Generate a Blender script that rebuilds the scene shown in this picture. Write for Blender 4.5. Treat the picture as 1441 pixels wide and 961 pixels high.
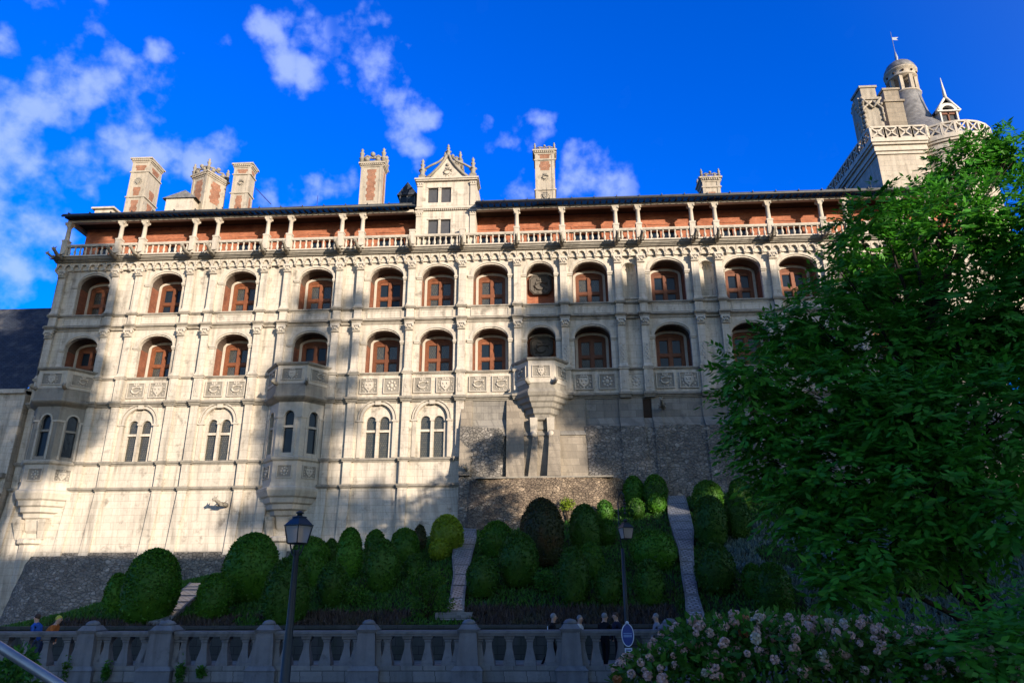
import bpy, bmesh, math, random
import numpy as np
from mathutils import Vector, Matrix, noise
R = math.radians
rng = random.Random(7)
C = bpy.context.scene
for o in list(bpy.data.objects): bpy.data.objects.remove(o)

# ------------------------------------------------------------------ camera
CAM = Vector((0, -46, 1.65)); FPX = 1000.0; CX, CY = 720.5, 480.5
_p, _y, _r = R(19.338), R(-2.885), R(-0.3355)
_f = Vector((math.sin(_y)*math.cos(_p), math.cos(_y)*math.cos(_p), math.sin(_p)))
_rt = Vector((math.cos(_y), -math.sin(_y), 0)); _u = _rt.cross(_f)
RT = _rt*math.cos(_r) + _u*math.sin(_r); UP = -_rt*math.sin(_r) + _u*math.cos(_r)
cam = bpy.data.objects.new('camera', bpy.data.cameras.new('camera'))
C.collection.objects.link(cam)
M = Matrix((RT, UP, -_f)).transposed().to_4x4(); M.translation = CAM
cam.matrix_world = M
cam.data.sensor_width = 36; cam.data.lens = FPX/1441*36; cam.data.clip_end = 3000; cam.data.clip_start = .1
C.camera = cam

def ray(px, py): return RT*((px-CX)/FPX) - UP*((py-CY)/FPX) + _f
def at(px, py, Y):                       # survey helper: where a sight line meets the upright plane y = Y
    d = ray(px, py); return CAM + d*((Y-CAM.y)/d.y)

# ------------------------------------------------------------------ light
SUN_AZ, SUN_EL = 40.0, 11.3              # sun behind the viewer's right shoulder, low
S = Vector((math.sin(R(SUN_AZ))*math.cos(R(SUN_EL)), -math.cos(R(SUN_AZ))*math.cos(R(SUN_EL)), math.sin(R(SUN_EL))))
sl = bpy.data.lights.new('sun', 'SUN'); sl.energy = 5.0; sl.angle = R(.53); sl.color = (1, .865, .72)
so = bpy.data.objects.new('sun', sl); C.collection.objects.link(so)
so.rotation_euler = (-S).to_track_quat('-Z', 'Y').to_euler()
C.view_settings.view_transform = 'Standard'; C.view_settings.look = 'None'
C.view_settings.gamma = 1; C.view_settings.exposure = .92

w = bpy.data.worlds.new('World'); C.world = w; w.use_nodes = True
nt = w.node_tree; nt.nodes.clear()
def N(t, **k):
    n = nt.nodes.new(t)
    for a, b in k.items():
        if a == 'ins':
            for i, v in b.items(): n.inputs[i].default_value = v
        else: setattr(n, a, b)
    return n
def L(a, b): nt.links.new(a, b)
sky = N('ShaderNodeTexSky', sky_type='NISHITA', sun_disc=False, sun_elevation=R(SUN_EL), sun_rotation=R(180-SUN_AZ), altitude=100, air_density=1.0, dust_density=.3, ozone_density=3.0)
hs = N('ShaderNodeHueSaturation', ins={'Saturation': 1.55, 'Value': 1.0, 'Hue': .505})
L(sky.outputs[0], hs.inputs['Color'])
gr = N('ShaderNodeMixRGB', blend_type='MULTIPLY', ins={0: 1.0, 2: (.6, 1.30, 2.75, 1)}); L(hs.outputs[0], gr.inputs[1])
tc = N('ShaderNodeTexCoord')
# the half of the sky round the low sun, behind the viewer, is brightened pale to fill the shade, the half away from it deep blue
dt = N('ShaderNodeVectorMath', operation='DOT_PRODUCT'); L(tc.outputs['Generated'], dt.inputs[0]); dt.inputs[1].default_value = S
hz = N('ShaderNodeMapRange', interpolation_type='SMOOTHSTEP', ins={1: -.22, 2: .75, 3: 0.0, 4: 1.0}); L(dt.outputs['Value'], hz.inputs[0])
pale = N('ShaderNodeMixRGB', blend_type='MULTIPLY', ins={0: 1.0, 2: (2.3, 2.1, 2.0, 1)}); L(sky.outputs[0], pale.inputs[1])
skym = N('ShaderNodeMixRGB'); L(hz.outputs[0], skym.inputs[0]); L(gr.outputs[0], skym.inputs[1]); L(pale.outputs[0], skym.inputs[2])
# clouds: puffs spread over parts of the dome, broken up by noise
CL = [(-5,45,60,1.0),(60,110,95,1),(145,125,55,1.2),(215,75,45,.9),(225,125,40,1),(20,190,60,1.1),(60,280,95,1),(180,180,55,1),(200,215,60,1),(120,235,60,1.1),(15,370,90,1.0),(380,25,50,.95),(430,45,40,.9),
      (385,90,45,1.0),(425,105,38,1.0),(515,25,34,1.05),(525,85,48,1.05),(560,60,24,.9),(535,120,44,1),(590,152,40,1.25),(560,175,48,.95),(580,200,38,.95),(650,155,36,.95),(685,165,20,.85),(712,190,28,1.1),(758,190,36,1.1),
      (830,255,60,1.2),(800,230,30,1),(735,260,42,.9),(380,275,40,1),(430,278,48,1),(480,265,36,.95),(285,240,48,.95),(320,50,30,.7),(920,60,18,0),(945,257,20,.6),(100,5,50,.7),(0,270,60,1),(30,330,50,.9),(480,120,28,.7),(330,200,40,.6)]
mask = None
nz0 = N('ShaderNodeTexNoise', ins={'Scale': 9.0, 'Detail': 3.0}); L(tc.outputs['Generated'], nz0.inputs['Vector'])
wv = N('ShaderNodeVectorMath', operation='MULTIPLY_ADD'); L(nz0.outputs['Color'], wv.inputs[0]); wv.inputs[1].default_value = (.07, .07, .07)
wsub = N('ShaderNodeVectorMath', operation='SUBTRACT'); L(tc.outputs['Generated'], wsub.inputs[0]); wsub.inputs[1].default_value = (.035, .035, .035)
L(wsub.outputs[0], wv.inputs[2])
for (px, py, rad, a) in CL:
    if a == 0: continue
    d = ray(px, py).normalized()
    ds = N('ShaderNodeVectorMath', operation='DISTANCE'); L(wv.outputs[0], ds.inputs[0]); ds.inputs[1].default_value = d
    mr = N('ShaderNodeMapRange', interpolation_type='SMOOTHSTEP', ins={1: 0.0, 2: rad/FPX*1.38, 3: a, 4: 0.0}); L(ds.outputs['Value'], mr.inputs[0])
    if mask is None: mask = mr.outputs[0]
    else:
        ad = N('ShaderNodeMath', operation='MAXIMUM'); L(mask, ad.inputs[0]); L(mr.outputs[0], ad.inputs[1]); mask = ad.outputs[0]
nz = N('ShaderNodeTexNoise', ins={'Scale': 21.0, 'Detail': 8.0, 'Roughness': .52}); L(tc.outputs['Generated'], nz.inputs['Vector'])
m1 = N('ShaderNodeMapRange', clamp=True, ins={1: .33, 2: .66, 3: -1.05, 4: .03}); L(nz.outputs['Fac'], m1.inputs[0])
m2 = N('ShaderNodeMath', operation='ADD'); L(m1.outputs[0], m2.inputs[0]); L(mask, m2.inputs[1])
m3 = N('ShaderNodeMapRange', interpolation_type='SMOOTHSTEP', ins={1: 0.0, 2: .95, 3: 0.0, 4: .66}); L(m2.outputs[0], m3.inputs[0])
m3b = N('ShaderNodeMath', operation='MULTIPLY'); L(m3.outputs[0], m3b.inputs[0]); m3b.inputs[1].default_value = .9
mx = N('ShaderNodeMixRGB'); L(m3b.outputs[0], mx.inputs[0]); L(skym.outputs[0], mx.inputs[1]); mx.inputs[2].default_value = (4.2, 5.2, 9.4, 1)
bg = N('ShaderNodeBackground', ins={'Strength': .079}); L(mx.outputs[0], bg.inputs[0])
wo = N('ShaderNodeOutputWorld'); L(bg.outputs[0], wo.inputs[0])

# ------------------------------------------------------------------ materials
def mat(name, rough=.85, spec=.3):
    global nt
    m = bpy.data.materials.new(name); m.use_nodes = True; nt = m.node_tree
    b = nt.nodes['Principled BSDF']; b.inputs['Roughness'].default_value = rough; b.inputs['Specular IOR Level'].default_value = spec
    return m, b
def mixc(f, a, b, mode='MIX'):
    n = N('ShaderNodeMixRGB', blend_type=mode)
    for i, v in ((0, f), (1, a), (2, b)):
        if isinstance(v, (int, float)): n.inputs[i].default_value = v
        elif isinstance(v, tuple): n.inputs[i].default_value = v+(1,)
        else: L(v, n.inputs[i])
    return n.outputs[0]
def wallpos(sx=1, sz=1):
    g = N('ShaderNodeNewGeometry'); s = N('ShaderNodeSeparateXYZ'); L(g.outputs['Position'], s.inputs[0])
    a = N('ShaderNodeMath', operation='ADD'); L(s.outputs[0], a.inputs[0]); L(s.outputs[1], a.inputs[1])
    c = N('ShaderNodeCombineXYZ'); L(a.outputs[0], c.inputs[0]); L(s.outputs[2], c.inputs[1])
    v = N('ShaderNodeVectorMath', operation='MULTIPLY'); L(c.outputs[0], v.inputs[0]); v.inputs[1].default_value = (sx, sz, 1)
    return g.outputs['Position'], v.outputs[0], c.outputs[0]
def ramp(v, lo, hi, a=0.0, b=1.0):
    n = N('ShaderNodeMapRange', ins={1: lo, 2: hi, 3: a, 4: b}); L(v, n.inputs[0]); return n.outputs[0]
def noise_(v, scale, detail=4, rough=.55):
    n = N('ShaderNodeTexNoise', ins={'Scale': scale, 'Detail': detail, 'Roughness': rough}); L(v, n.inputs['Vector']); return n.outputs['Fac']
def bump(b, h, strength=.4, dist=.05):
    n = N('ShaderNodeBump', ins={'Strength': strength, 'Distance': dist}); L(h, n.inputs['Height']); L(n.outputs[0], b.inputs['Normal'])
def stone(name, c1, c2, mortar, dirt=.5, dcol=(.10, .085, .065), row=.46, bw=1.0, bumpy=.25, coursed=True):
    m, b = mat(name, .9, .2); pos, wv2, wc = wallpos(1, 1)
    big = noise_(pos, .35, 3); fine = noise_(pos, 7, 5, .65)
    if coursed:
        br = N('ShaderNodeTexBrick', ins={'Color1': c1+(1,), 'Color2': c2+(1,), 'Mortar': mortar+(1,), 'Scale': 1.0, 'Mortar Size': .012, 'Mortar Smooth': .3, 'Bias': -.2, 'Brick Width': bw, 'Row Height': row})
        L(wv2, br.inputs['Vector']); col = br.outputs['Color']
    else: col = mixc(noise_(pos, 2.2, 4), c1, c2)
    col = mixc(ramp(fine, .35, .75, 0, .35), col, tuple(x*.55 for x in c1))
    sm = N('ShaderNodeVectorMath', operation='MULTIPLY'); L(wc, sm.inputs[0]); sm.inputs[1].default_value = (2.6, .22, 1)
    st = noise_(sm.outputs[0], 1.0, 4, .6)
    mul = N('ShaderNodeMath', operation='MULTIPLY'); L(ramp(st, .45, .75, 0, 1), mul.inputs[0]); L(ramp(big, .3, .7, .25, 1), mul.inputs[1])
    m2_ = N('ShaderNodeMath', operation='MULTIPLY'); L(mul.outputs[0], m2_.inputs[0]); m2_.inputs[1].default_value = dirt
    col = mixc(m2_.outputs[0], col, dcol)
    pat = noise_(pos, 1.3, 5, .7)
    mp = N('ShaderNodeMath', operation='MULTIPLY'); L(ramp(pat, .56, .72, 0, 1), mp.inputs[0]); mp.inputs[1].default_value = dirt*.8
    col = mixc(mp.outputs[0], col, tuple(x*1.3 for x in dcol))
    L(col, b.inputs['Base Color'])
    h = fine
    if coursed: h = mixc(.5, fine, br.outputs['Fac'], 'SUBTRACT')
    bump(b, h, bumpy, .04)
    return m
STONE = stone('cream_ashlar', (.52, .46, .37), (.45, .40, .32), (.32, .275, .215), .92)
TRIM = stone('carved_limestone', (.50, .445, .36), (.40, .355, .285), (.2, .2, .2), .5, coursed=False)
LEDGE = stone('stained_ledge', (.38, .335, .265), (.24, .21, .165), (.2, .2, .2), .85, (.07, .06, .048), coursed=False, bumpy=.5)
STAIN = stone('stained_shaded_ashlar', (.27, .228, .172), (.18, .152, .116), (.16, .14, .11), .85, (.09, .078, .06), bumpy=.5)  # stained stone, darkened further in place of tree shade on the balcony base
WEATH = stone('weathered_limestone', (.30, .27, .215), (.19, .17, .14), (.2, .2, .2), .75, (.06, .053, .045), coursed=False, bumpy=.5)
GREY = stone('grey_ashlar', (.235, .215, .18), (.15, .138, .118), (.11, .10, .09), .9, (.07, .065, .06), bumpy=.5)
BALST = stone('old_grey_stone', (.21, .215, .23), (.12, .125, .138), (.08, .08, .08), .95, (.045, .048, .05), coursed=False, bumpy=.5)
PLINTH = stone('grey_plinth_stone', (.22, .22, .22), (.14, .145, .15), (.07, .07, .07), .8, (.045, .05, .05), row=.32, bw=.7, bumpy=.6)
def rubble(name, c1, c2, mortar, sc=3.2):
    m, b = mat(name, .95, .15); g = N('ShaderNodeNewGeometry'); pos = g.outputs['Position']
    v = N('ShaderNodeVectorMath', operation='MULTIPLY'); L(pos, v.inputs[0]); v.inputs[1].default_value = (1, 1, 1.5)
    wn = N('ShaderNodeTexNoise', ins={'Scale': 2.0}); L(v.outputs[0], wn.inputs['Vector'])
    va = N('ShaderNodeVectorMath', operation='MULTIPLY_ADD'); L(wn.outputs['Color'], va.inputs[0]); va.inputs[1].default_value = (.25,)*3; L(v.outputs[0], va.inputs[2])
    vo = N('ShaderNodeTexVoronoi', ins={'Scale': sc}); L(va.outputs[0], vo.inputs['Vector'])
    ve = N('ShaderNodeTexVoronoi', feature='DISTANCE_TO_EDGE', ins={'Scale': sc}); L(va.outputs[0], ve.inputs['Vector'])
    sp = N('ShaderNodeSeparateColor'); L(vo.outputs['Color'], sp.inputs[0])
    col = mixc(sp.outputs[0], c1, c2)
    col = mixc(ramp(sp.outputs[1], .86, .95, 0, .7), col, tuple(min(1, x*1.5) for x in c1))
    col = mixc(ramp(noise_(pos, .8, 5, .65), .4, .7, 0, .6), col, tuple(x*.4 for x in c2))
    v2 = N('ShaderNodeTexVoronoi', ins={'Scale': sc*.42}); L(va.outputs[0], v2.inputs['Vector']); s2 = N('ShaderNodeSeparateColor'); L(v2.outputs['Color'], s2.inputs[0])
    col = mixc(ramp(s2.outputs[2], .3, .9, 0, .55), col, tuple(x*.6 for x in c2))
    e = ramp(ve.outputs['Distance'], .0, .09)
    col = mixc(e, mortar, col); L(col, b.inputs['Base Color'])
    h = mixc(.4, e, noise_(pos, 14, 4), 'ADD'); bump(b, h, .9, .08)
    return m
RUB = rubble('brown_rubble', (.30, .23, .155), (.16, .12, .085), (.10, .08, .06), 5.0)
RUBG = rubble('grey_rubble', (.28, .252, .212), (.17, .155, .132), (.135, .125, .11), 3.8)
def brick(name, c1, c2, mo):
    m, b = mat(name, .9, .2); pos, wv2, wc = wallpos()
    br = N('ShaderNodeTexBrick', ins={'Color1': c1+(1,), 'Color2': c2+(1,), 'Mortar': mo+(1,), 'Scale': 1.0, 'Mortar Size': .012, 'Brick Width': .24, 'Row Height': .085}); L(wv2, br.inputs['Vector'])
    col = mixc(ramp(noise_(pos, 1.6, 5), .35, .75, 0, .6), br.outputs['Color'], tuple(x*.5 for x in c2)); L(col, b.inputs['Base Color'])
    bump(b, br.outputs['Fac'], .3, .02); return m
OLDBRICK = brick('old_brown_brick', (.33, .13, .07), (.20, .08, .045), (.28, .2, .14))
DIMBRICK = brick('shaded_red_brick', (.27, .085, .040), (.17, .052, .027), (.2, .12, .08))  # red brick darkened: the shade inside the loggias is put into the colour
BRICK = brick('red_brick', (.42, .135, .06), (.27, .075, .035), (.30, .17, .11))
COB = None
def cobble():
    m, b = mat('wet_cobbles', .42, .6); g = N('ShaderNodeNewGeometry'); s = N('ShaderNodeSeparateXYZ'); L(g.outputs['Position'], s.inputs[0])
    a = N('ShaderNodeMath', operation='ADD'); L(s.outputs[1], a.inputs[0]); L(s.outputs[2], a.inputs[1])
    c = N('ShaderNodeCombineXYZ'); L(s.outputs[0], c.inputs[0]); L(a.outputs[0], c.inputs[1])
    br = N('ShaderNodeTexBrick', ins={'Color1': (.46, .47, .50, 1), 'Color2': (.25, .26, .29, 1), 'Mortar': (.035, .04, .04, 1), 'Scale': 1.0, 'Mortar Size': .045, 'Mortar Smooth': .3, 'Brick Width': .30, 'Row Height': .21}); L(c.outputs[0], br.inputs['Vector'])
    col = mixc(ramp(noise_(g.outputs['Position'], 3, 4), .4, .7, 0, .6), br.outputs['Color'], (.14, .145, .15)); L(col, b.inputs['Base Color']); bump(b, br.outputs['Fac'], -.6, .04); return m
COB = cobble()
def plain(name, c, rough=.6, spec=.4, metal=0, var=.25, sc=5, each=0):
    m, b = mat(name, rough, spec); b.inputs['Metallic'].default_value = metal
    g = N('ShaderNodeNewGeometry'); col = mixc(ramp(noise_(g.outputs['Position'], sc, 5, .6), .35, .7, 0, 1), c, tuple(x*(1-var) for x in c))
    if each: oi = N('ShaderNodeObjectInfo'); col = mixc(ramp(oi.outputs['Random'], 0, 1, 0, each), col, tuple(x*.4 for x in c))
    L(col, b.inputs['Base Color']); return m
WOOD = plain('red_brown_wood', (.22, .074, .030), .6, .3, 0, .45, 4, .8)
DARKWOOD = plain('dark_timber', (.035, .02, .012), .8, .2)
GLASS, _b = mat('leaded_glass', .12, .22); _b.inputs['Base Color'].default_value = (.010, .016, .024, 1)
_g = N('ShaderNodeNewGeometry'); bump(_b, noise_(_g.outputs['Position'], 5, 2), .12, .05)
LEADGL, _b = mat('diamond_leaded_glass', .22, .5); pos, wv2, wc = wallpos()
_br = N('ShaderNodeTexBrick', ins={'Color1': (.07, .065, .05, 1), 'Color2': (.045, .045, .04, 1), 'Mortar': (.016, .015, .012, 1), 'Scale': 1, 'Mortar Size': .012, 'Brick Width': .13, 'Row Height': .15}); L(wv2, _br.inputs['Vector']); L(_br.outputs['Color'], _b.inputs['Base Color'])
SHUT = plain('slate_grey_shutter', (.055, .056, .06), .6)
def slate(name, c):
    m, b = mat(name, .8, .15); pos, wv2, wc = wallpos()
    br = N('ShaderNodeTexBrick', ins={'Color1': c+(1,), 'Color2': tuple(x*.65 for x in c)+(1,), 'Mortar': tuple(x*.3 for x in c)+(1,), 'Scale': 1, 'Mortar Size': .012, 'Brick Width': .3, 'Row Height': .2}); L(wv2, br.inputs['Vector'])
    col = mixc(ramp(noise_(pos, .9, 5, .7), .5, .75, 0, .5), br.outputs['Color'], (.16, .15, .13)); L(col, b.inputs['Base Color']); bump(b, br.outputs['Fac'], -.3, .03); return m
SLATE = slate('slate', (.034, .042, .056)); DARKLEAD = plain('dark_gutter_lead', (.05, .052, .05), .55, .4, 0, .5, 3); LEAD = plain('lead_sheet', (.17, .165, .16), .55, .4, 0, .55, 3)
IRON = plain('dark_blue_grey_iron', (.018, .024, .03), .5, .4); PIPE = plain('galvanised_steel', (.32, .34, .36), .4, .5, .6)
LAMPGL, _b = mat('frosted_lamp_glass', .35, .5); _b.inputs['Base Color'].default_value = (.5, .45, .40, 1); _b.inputs['Transmission Weight'].default_value = .55
WHITEM = plain('white_enamel', (.62, .68, .78), .4); BLUEM = plain('blue_enamel', (.010, .045, .24), .3, .5, 0, .1); PALEB = plain('pale_lettering', (.22, .36, .62), .4)
def leafm(name, c, var=.5, trans=.25, scale=.6, warm=(.10, .12, .02), each=0.0):
    m, b = mat(name, .55, .25); g = N('ShaderNodeNewGeometry'); c2 = tuple(x*(1-var) for x in c); oi = N('ShaderNodeObjectInfo')
    col = mixc(g.outputs['Random Per Island'], c, c2); col = mixc(ramp(oi.outputs['Random'], 0, 1, 0, each), col, tuple(x*.5 for x in c))
    col = mixc(ramp(noise_(g.outputs['Position'], scale, 3), .5, .72, 0, .35), col, warm); L(col, b.inputs['Base Color'])
    t = N('ShaderNodeBsdfTranslucent'); L(col, t.inputs[0]); mxs = N('ShaderNodeMixShader', ins={0: trans}); L(b.outputs[0], mxs.inputs[1]); L(t.outputs[0], mxs.inputs[2]); L(mxs.outputs[0], nt.nodes['Material Output'].inputs[0]); return m
TOPI = leafm('clipped_box_leaves', (.06, .20, .012), .7, .25, 1.2, (.10, .19, .012), .6)
TOPD = leafm('clipped_yew_leaves', (.046, .145, .012), .7, .2, 1.2, (.06, .11, .012), .6)
TOPY = leafm('yellow_sunlit_leaves', (.19, .29, .012), .5, .2, 1.5, (.22, .24, .02))  # yellow-green leaves; on the sunlit bushes the sun is put into the colour
TOPR = leafm('reddish_shrub_leaves', (.05, .06, .018), .6, .15, 1.6, (.16, .05, .02))
TREEL = leafm('tree_leaves', (.066, .29, .018), .5, .42, .45, (.11, .33, .02))
PARKL = leafm('plane_leaves', (.04, .10, .02), .5, .2)
HYDL = leafm('hydrangea_leaves', (.06, .21, .022), .6, .35)
GRASSM = leafm('grass_blades', (.05, .17, .02), .6, .25, .4, (.06, .09, .02))
SANT = leafm('grey_green_ground_cover', (.16, .23, .19), .6, .1, .5, (.05, .10, .05))
HEATH = leafm('dry_heather', (.075, .055, .046), .6, .05, .9, (.03, .07, .02))
FLOW = leafm('dusty_pink_florets', (.68, .45, .37), .4, .2, 2.5, (.66, .55, .44)); FLOWW = leafm('pale_florets', (.68, .60, .49), .5, .15, 2.5, (.28, .32, .2))
FLOWO = leafm('rusty_florets', (.42, .18, .07), .5, .1, 2.5, (.35, .2, .1))
BARK = plain('dark_bark', (.035, .028, .02), .95, .1, 0, .5, 8)
SOIL = plain('garden_soil', (.028, .026, .017), .98, .1, 0, .6, 3)
ASPH = plain('asphalt', (.05, .05, .052), .9, .2, 0, .3, 6); PAVE = plain('pale_paving', (.22, .21, .19), .9, .2, 0, .4, 2)
SKIN = plain('skin', (.45, .27, .19), .6)
CLOTH = {k: plain(k+'_cloth', v, .9, .1, 0, .3, 12) for k, v in dict(blue=(.03, .10, .40), rust=(.42, .13, .035), black=(.012, .012, .014), navy=(.02, .025, .05), grey=(.25, .25, .27), white=(.6, .6, .6), jeans=(.05, .07, .12)).items()}
HAIRG = plain('grey_hair', (.22, .215, .21), .8); HAIRD = plain('brown_hair', (.05, .03, .02), .8); CAPY = plain('yellow_cap', (.5, .45, .06), .8)

# ------------------------------------------------------------------ mesh helpers
class MB:
    def __init__(s): s.v = []; s.f = []; s.m = []; s.sm = []; s.cur = 0
    def add(s, vs, fs, smooth=False):
        b = len(s.v); s.v += [tuple(v) for v in vs]
        for f in fs: s.f.append(tuple(i+b for i in f)); s.m.append(s.cur); s.sm.append(smooth)
        return s
    def box(s, x0, x1, y0, y1, z0, z1):
        return s.add([(x0,y0,z0),(x1,y0,z0),(x1,y1,z0),(x0,y1,z0),(x0,y0,z1),(x1,y0,z1),(x1,y1,z1),(x0,y1,z1)],
                     [(0,3,2,1),(4,5,6,7),(0,1,5,4),(1,2,6,5),(2,3,7,6),(3,0,4,7)])
    def cbox(s, cx, cy, z0, wx, wy, h): return s.box(cx-wx/2, cx+wx/2, cy-wy/2, cy+wy/2, z0, z0+h)
    def quad(s, a, b, c, d): return s.add([a, b, c, d], [(0,1,2,3)])
    def frust(s, cx, cy, z0, z1, wx0, wy0, wx1, wy1, cx1=None, cy1=None):
        cx1 = cx if cx1 is None else cx1; cy1 = cy if cy1 is None else cy1
        return s.add([(cx-wx0/2,cy-wy0/2,z0),(cx+wx0/2,cy-wy0/2,z0),(cx+wx0/2,cy+wy0/2,z0),(cx-wx0/2,cy+wy0/2,z0),
                      (cx1-wx1/2,cy1-wy1/2,z1),(cx1+wx1/2,cy1-wy1/2,z1),(cx1+wx1/2,cy1+wy1/2,z1),(cx1-wx1/2,cy1+wy1/2,z1)],
                     [(0,3,2,1),(4,5,6,7),(0,1,5,4),(1,2,6,5),(2,3,7,6),(3,0,4,7)])
    def prism(s, pts, z0, z1, close=True):      # plan polygon pulled up
        n = len(pts); v = [(x,y,z0) for x,y in pts]+[(x,y,z1) for x,y in pts]
        f = [(i,(i+1)%n,(i+1)%n+n,i+n) for i in range(n if close else n-1)]
        if close: f += [tuple(range(n))[::-1], tuple(range(n,2*n))]
        return s.add(v, f)
    def loft(s, secs, cap=True, smooth=False, closed=True):   # list of equal-length rings
        n = len(secs[0]); v = [p for r in secs for p in r]; f = []
        for k in range(len(secs)-1):
            for i in range(n if closed else n-1):
                j = (i+1) % n; f.append((k*n+i, k*n+j, (k+1)*n+j, (k+1)*n+i))
        if cap: f += [tuple(range(n))[::-1], tuple(range((len(secs)-1)*n, len(secs)*n))]
        return s.add(v, f, smooth)
    def lathe(s, prof, cx=0, cy=0, n=10, smooth=True):
        return s.loft([[(cx+r*math.cos(2*math.pi*i/n), cy+r*math.sin(2*math.pi*i/n), z) for i in range(n)] for r, z in prof], True, smooth)
    def tube(s, path, rad, n=6, smooth=True):
        path = [Vector(p) for p in path]; rs = rad if isinstance(rad, (list, tuple)) else [rad]*len(path); rings = []
        for i, p in enumerate(path):
            t = (path[min(i+1, len(path)-1)]-path[max(i-1, 0)]).normalized()
            a = t.orthogonal() if abs(t.z) > .95 else t.cross(Vector((0,0,1))); a.normalize(); b = t.cross(a)
            rings.append([p+(a*math.cos(2*math.pi*k/n)+b*math.sin(2*math.pi*k/n))*rs[i] for k in range(n)])
        return s.loft(rings, True, smooth)
    def blob(s, c, r, sub=1, sc=(1,1,1)):
        n, k = (8, 5) if sub else (6, 4); c = Vector(c)
        return s.loft([[(c.x+sc[0]*r*math.sin(math.pi*j/k)*math.cos(2*math.pi*i/n), c.y+sc[1]*r*math.sin(math.pi*j/k)*math.sin(2*math.pi*i/n), c.z+sc[2]*r*math.cos(math.pi*j/k)) for i in range(n)] for j in [.15]+list(range(1, k))+[k-.15]], True, True)
    def slab(s, poly, y0, y1):                  # outline in x,z given thickness in y
        n = len(poly); v = [(x,y0,z) for x,z in poly]+[(x,y1,z) for x,z in poly]
        return s.add(v, [(i,(i+1)%n,(i+1)%n+n,i+n) for i in range(n)]+[tuple(range(n)), tuple(range(n,2*n))[::-1]])
    def mesh(s, name, mats):
        me = bpy.data.meshes.new(name); me.from_pydata(s.v, [], s.f)
        for m_ in (mats if isinstance(mats, (list, tuple)) else [mats]): me.materials.append(m_)
        me.polygons.foreach_set('material_index', s.m); me.polygons.foreach_set('use_smooth', s.sm)
        bm = bmesh.new(); bm.from_mesh(me); bmesh.ops.recalc_face_normals(bm, faces=bm.faces); bm.to_mesh(me); bm.free(); me.update(); return me
    def build(s, name, mats, parent=None, loc=None):
        return put(name, s.mesh(name, mats), parent, loc)
def put(name, me, parent=None, loc=None, rz=0, sc=None):
    o = bpy.data.objects.new(name, me); C.collection.objects.link(o)
    if parent is not None: o.parent = parent
    if loc is not None: o.location = loc
    if rz: o.rotation_euler = (0, 0, rz)
    if sc is not None: o.scale = sc
    return o
def tag(o, label=None, cat=None, group=None, kind=None):
    for k, v in (('label', label), ('category', cat), ('group', group), ('kind', kind)):
        if v: o[k] = v
    return o
def thing(name, label, cat, loc=(0,0,0), rz=0, group=None):
    o = bpy.data.objects.new(name, None); C.collection.objects.link(o); o.location = loc; o.rotation_euler = (0,0,rz); o.empty_display_size = .2
    return tag(o, label, cat, group)
def copy_tree(o, parent=None):
    c = o.copy(); C.collection.objects.link(c); c.parent = parent
    for ch in list(o.children): copy_tree(ch, c)
    return c

# ------------------------------------------------------------------ terrain
ZW = [(-80,-.8),(-40,-.8),(-29.5,-.3),(-25.5,1.2),(-22.5,2.3),(-16.8,3.4),(-14,3.6),(-5.3,5.2),(-.6,5.7),(8,7.0),(12.2,7.4),(25,8),(80,8.5)]
def lerp_tab(t, x):
    for (a, za), (b, zb) in zip(t, t[1:]):
        if a <= x <= b: return za+(zb-za)*(x-a)/(b-a)
    return t[-1][1] if x > t[-1][0] else t[0][1]
GY0 = -16.5
def H(x, y):
    if y >= GY0:
        zf = lerp_tab([(-80,-.8),(-28,-.8),(-22,.1),(-10,.2),(80,.3)], x); s = min(1, (y-GY0)/15.7)
        return zf+(lerp_tab(ZW, x)-zf)*s + .10*noise.noise((x*.6, y*.6, 1.3))*(0 if s > .99 else 1)
    if y >= -22.3: return -.8
    if y >= -26.5: return -1.5
    if y >= -34: return -1.5*(1-(y+26.5)/-7.5) if y < -26.5 else -1.5
    return 0.0
def ground_at(px, py):
    d = ray(px, py); t = 24.
    while t < 60:
        p = CAM+d*t
        if p.z <= H(p.x, p.y): return Vector((p.x, p.y, H(p.x, p.y)))
        t += .05
    return CAM+d*46
DARKW = stone('dark_garden_stone', (.06, .062, .06), (.04, .042, .04), (.02, .02, .02), .7, (.02, .03, .015), row=.3, bw=.6)  # very dark stone for the low garden wall
def sheet(name, x0, x1, nx, ys, hf, m):
    xs = np.linspace(x0, x1, nx); v = [(x, y, hf(x, y)) for y in ys for x in xs]; n = len(xs)
    b = MB(); b.add(v, [(j*n+i, j*n+i+1, (j+1)*n+i+1, (j+1)*n+i) for j in range(len(ys)-1) for i in range(n-1)], True)
    return tag(b.build(name, m), kind='structure')
sheet('garden_slope', -60, 60, 121, np.linspace(GY0, 1.0, 36), lambda x, y: H(x, min(y, 0)), SOIL)
_gb = MB(); _prof = [(-1500,0),(-34,0),(-26.5,-1.504),(-22.3,-1.504)]
for (ya, za), (yb, zb) in zip(_prof, _prof[1:]): _gb.quad((-1500,ya,za),(1500,ya,za),(1500,yb,zb),(-1500,yb,zb))
_gb.quad((-1500,-22.3,-1.504),(1500,-22.3,-1.504),(1500,1500,-1.504),(-1500,1500,-1.504))
tag(_gb.build('ground', ASPH), kind='structure')
tag(MB().box(-60, 60, -22.0, GY0-.3, -1.45, -.8).build('walkway', PAVE), kind='structure')
_lw = MB().box(-24.5, 60, GY0-.3, GY0+.02, -.78, .32).box(-24.5, 60, GY0-.36, GY0+.06, .323, .43)
tag(_lw.build('garden_wall', DARKW), 'low dark stone wall holding the foot of the garden slope behind the balustrade', 'wall')
PALEST = plain('pale_limestone', (.55, .52, .46), .8, .2, 0, .3)
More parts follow.
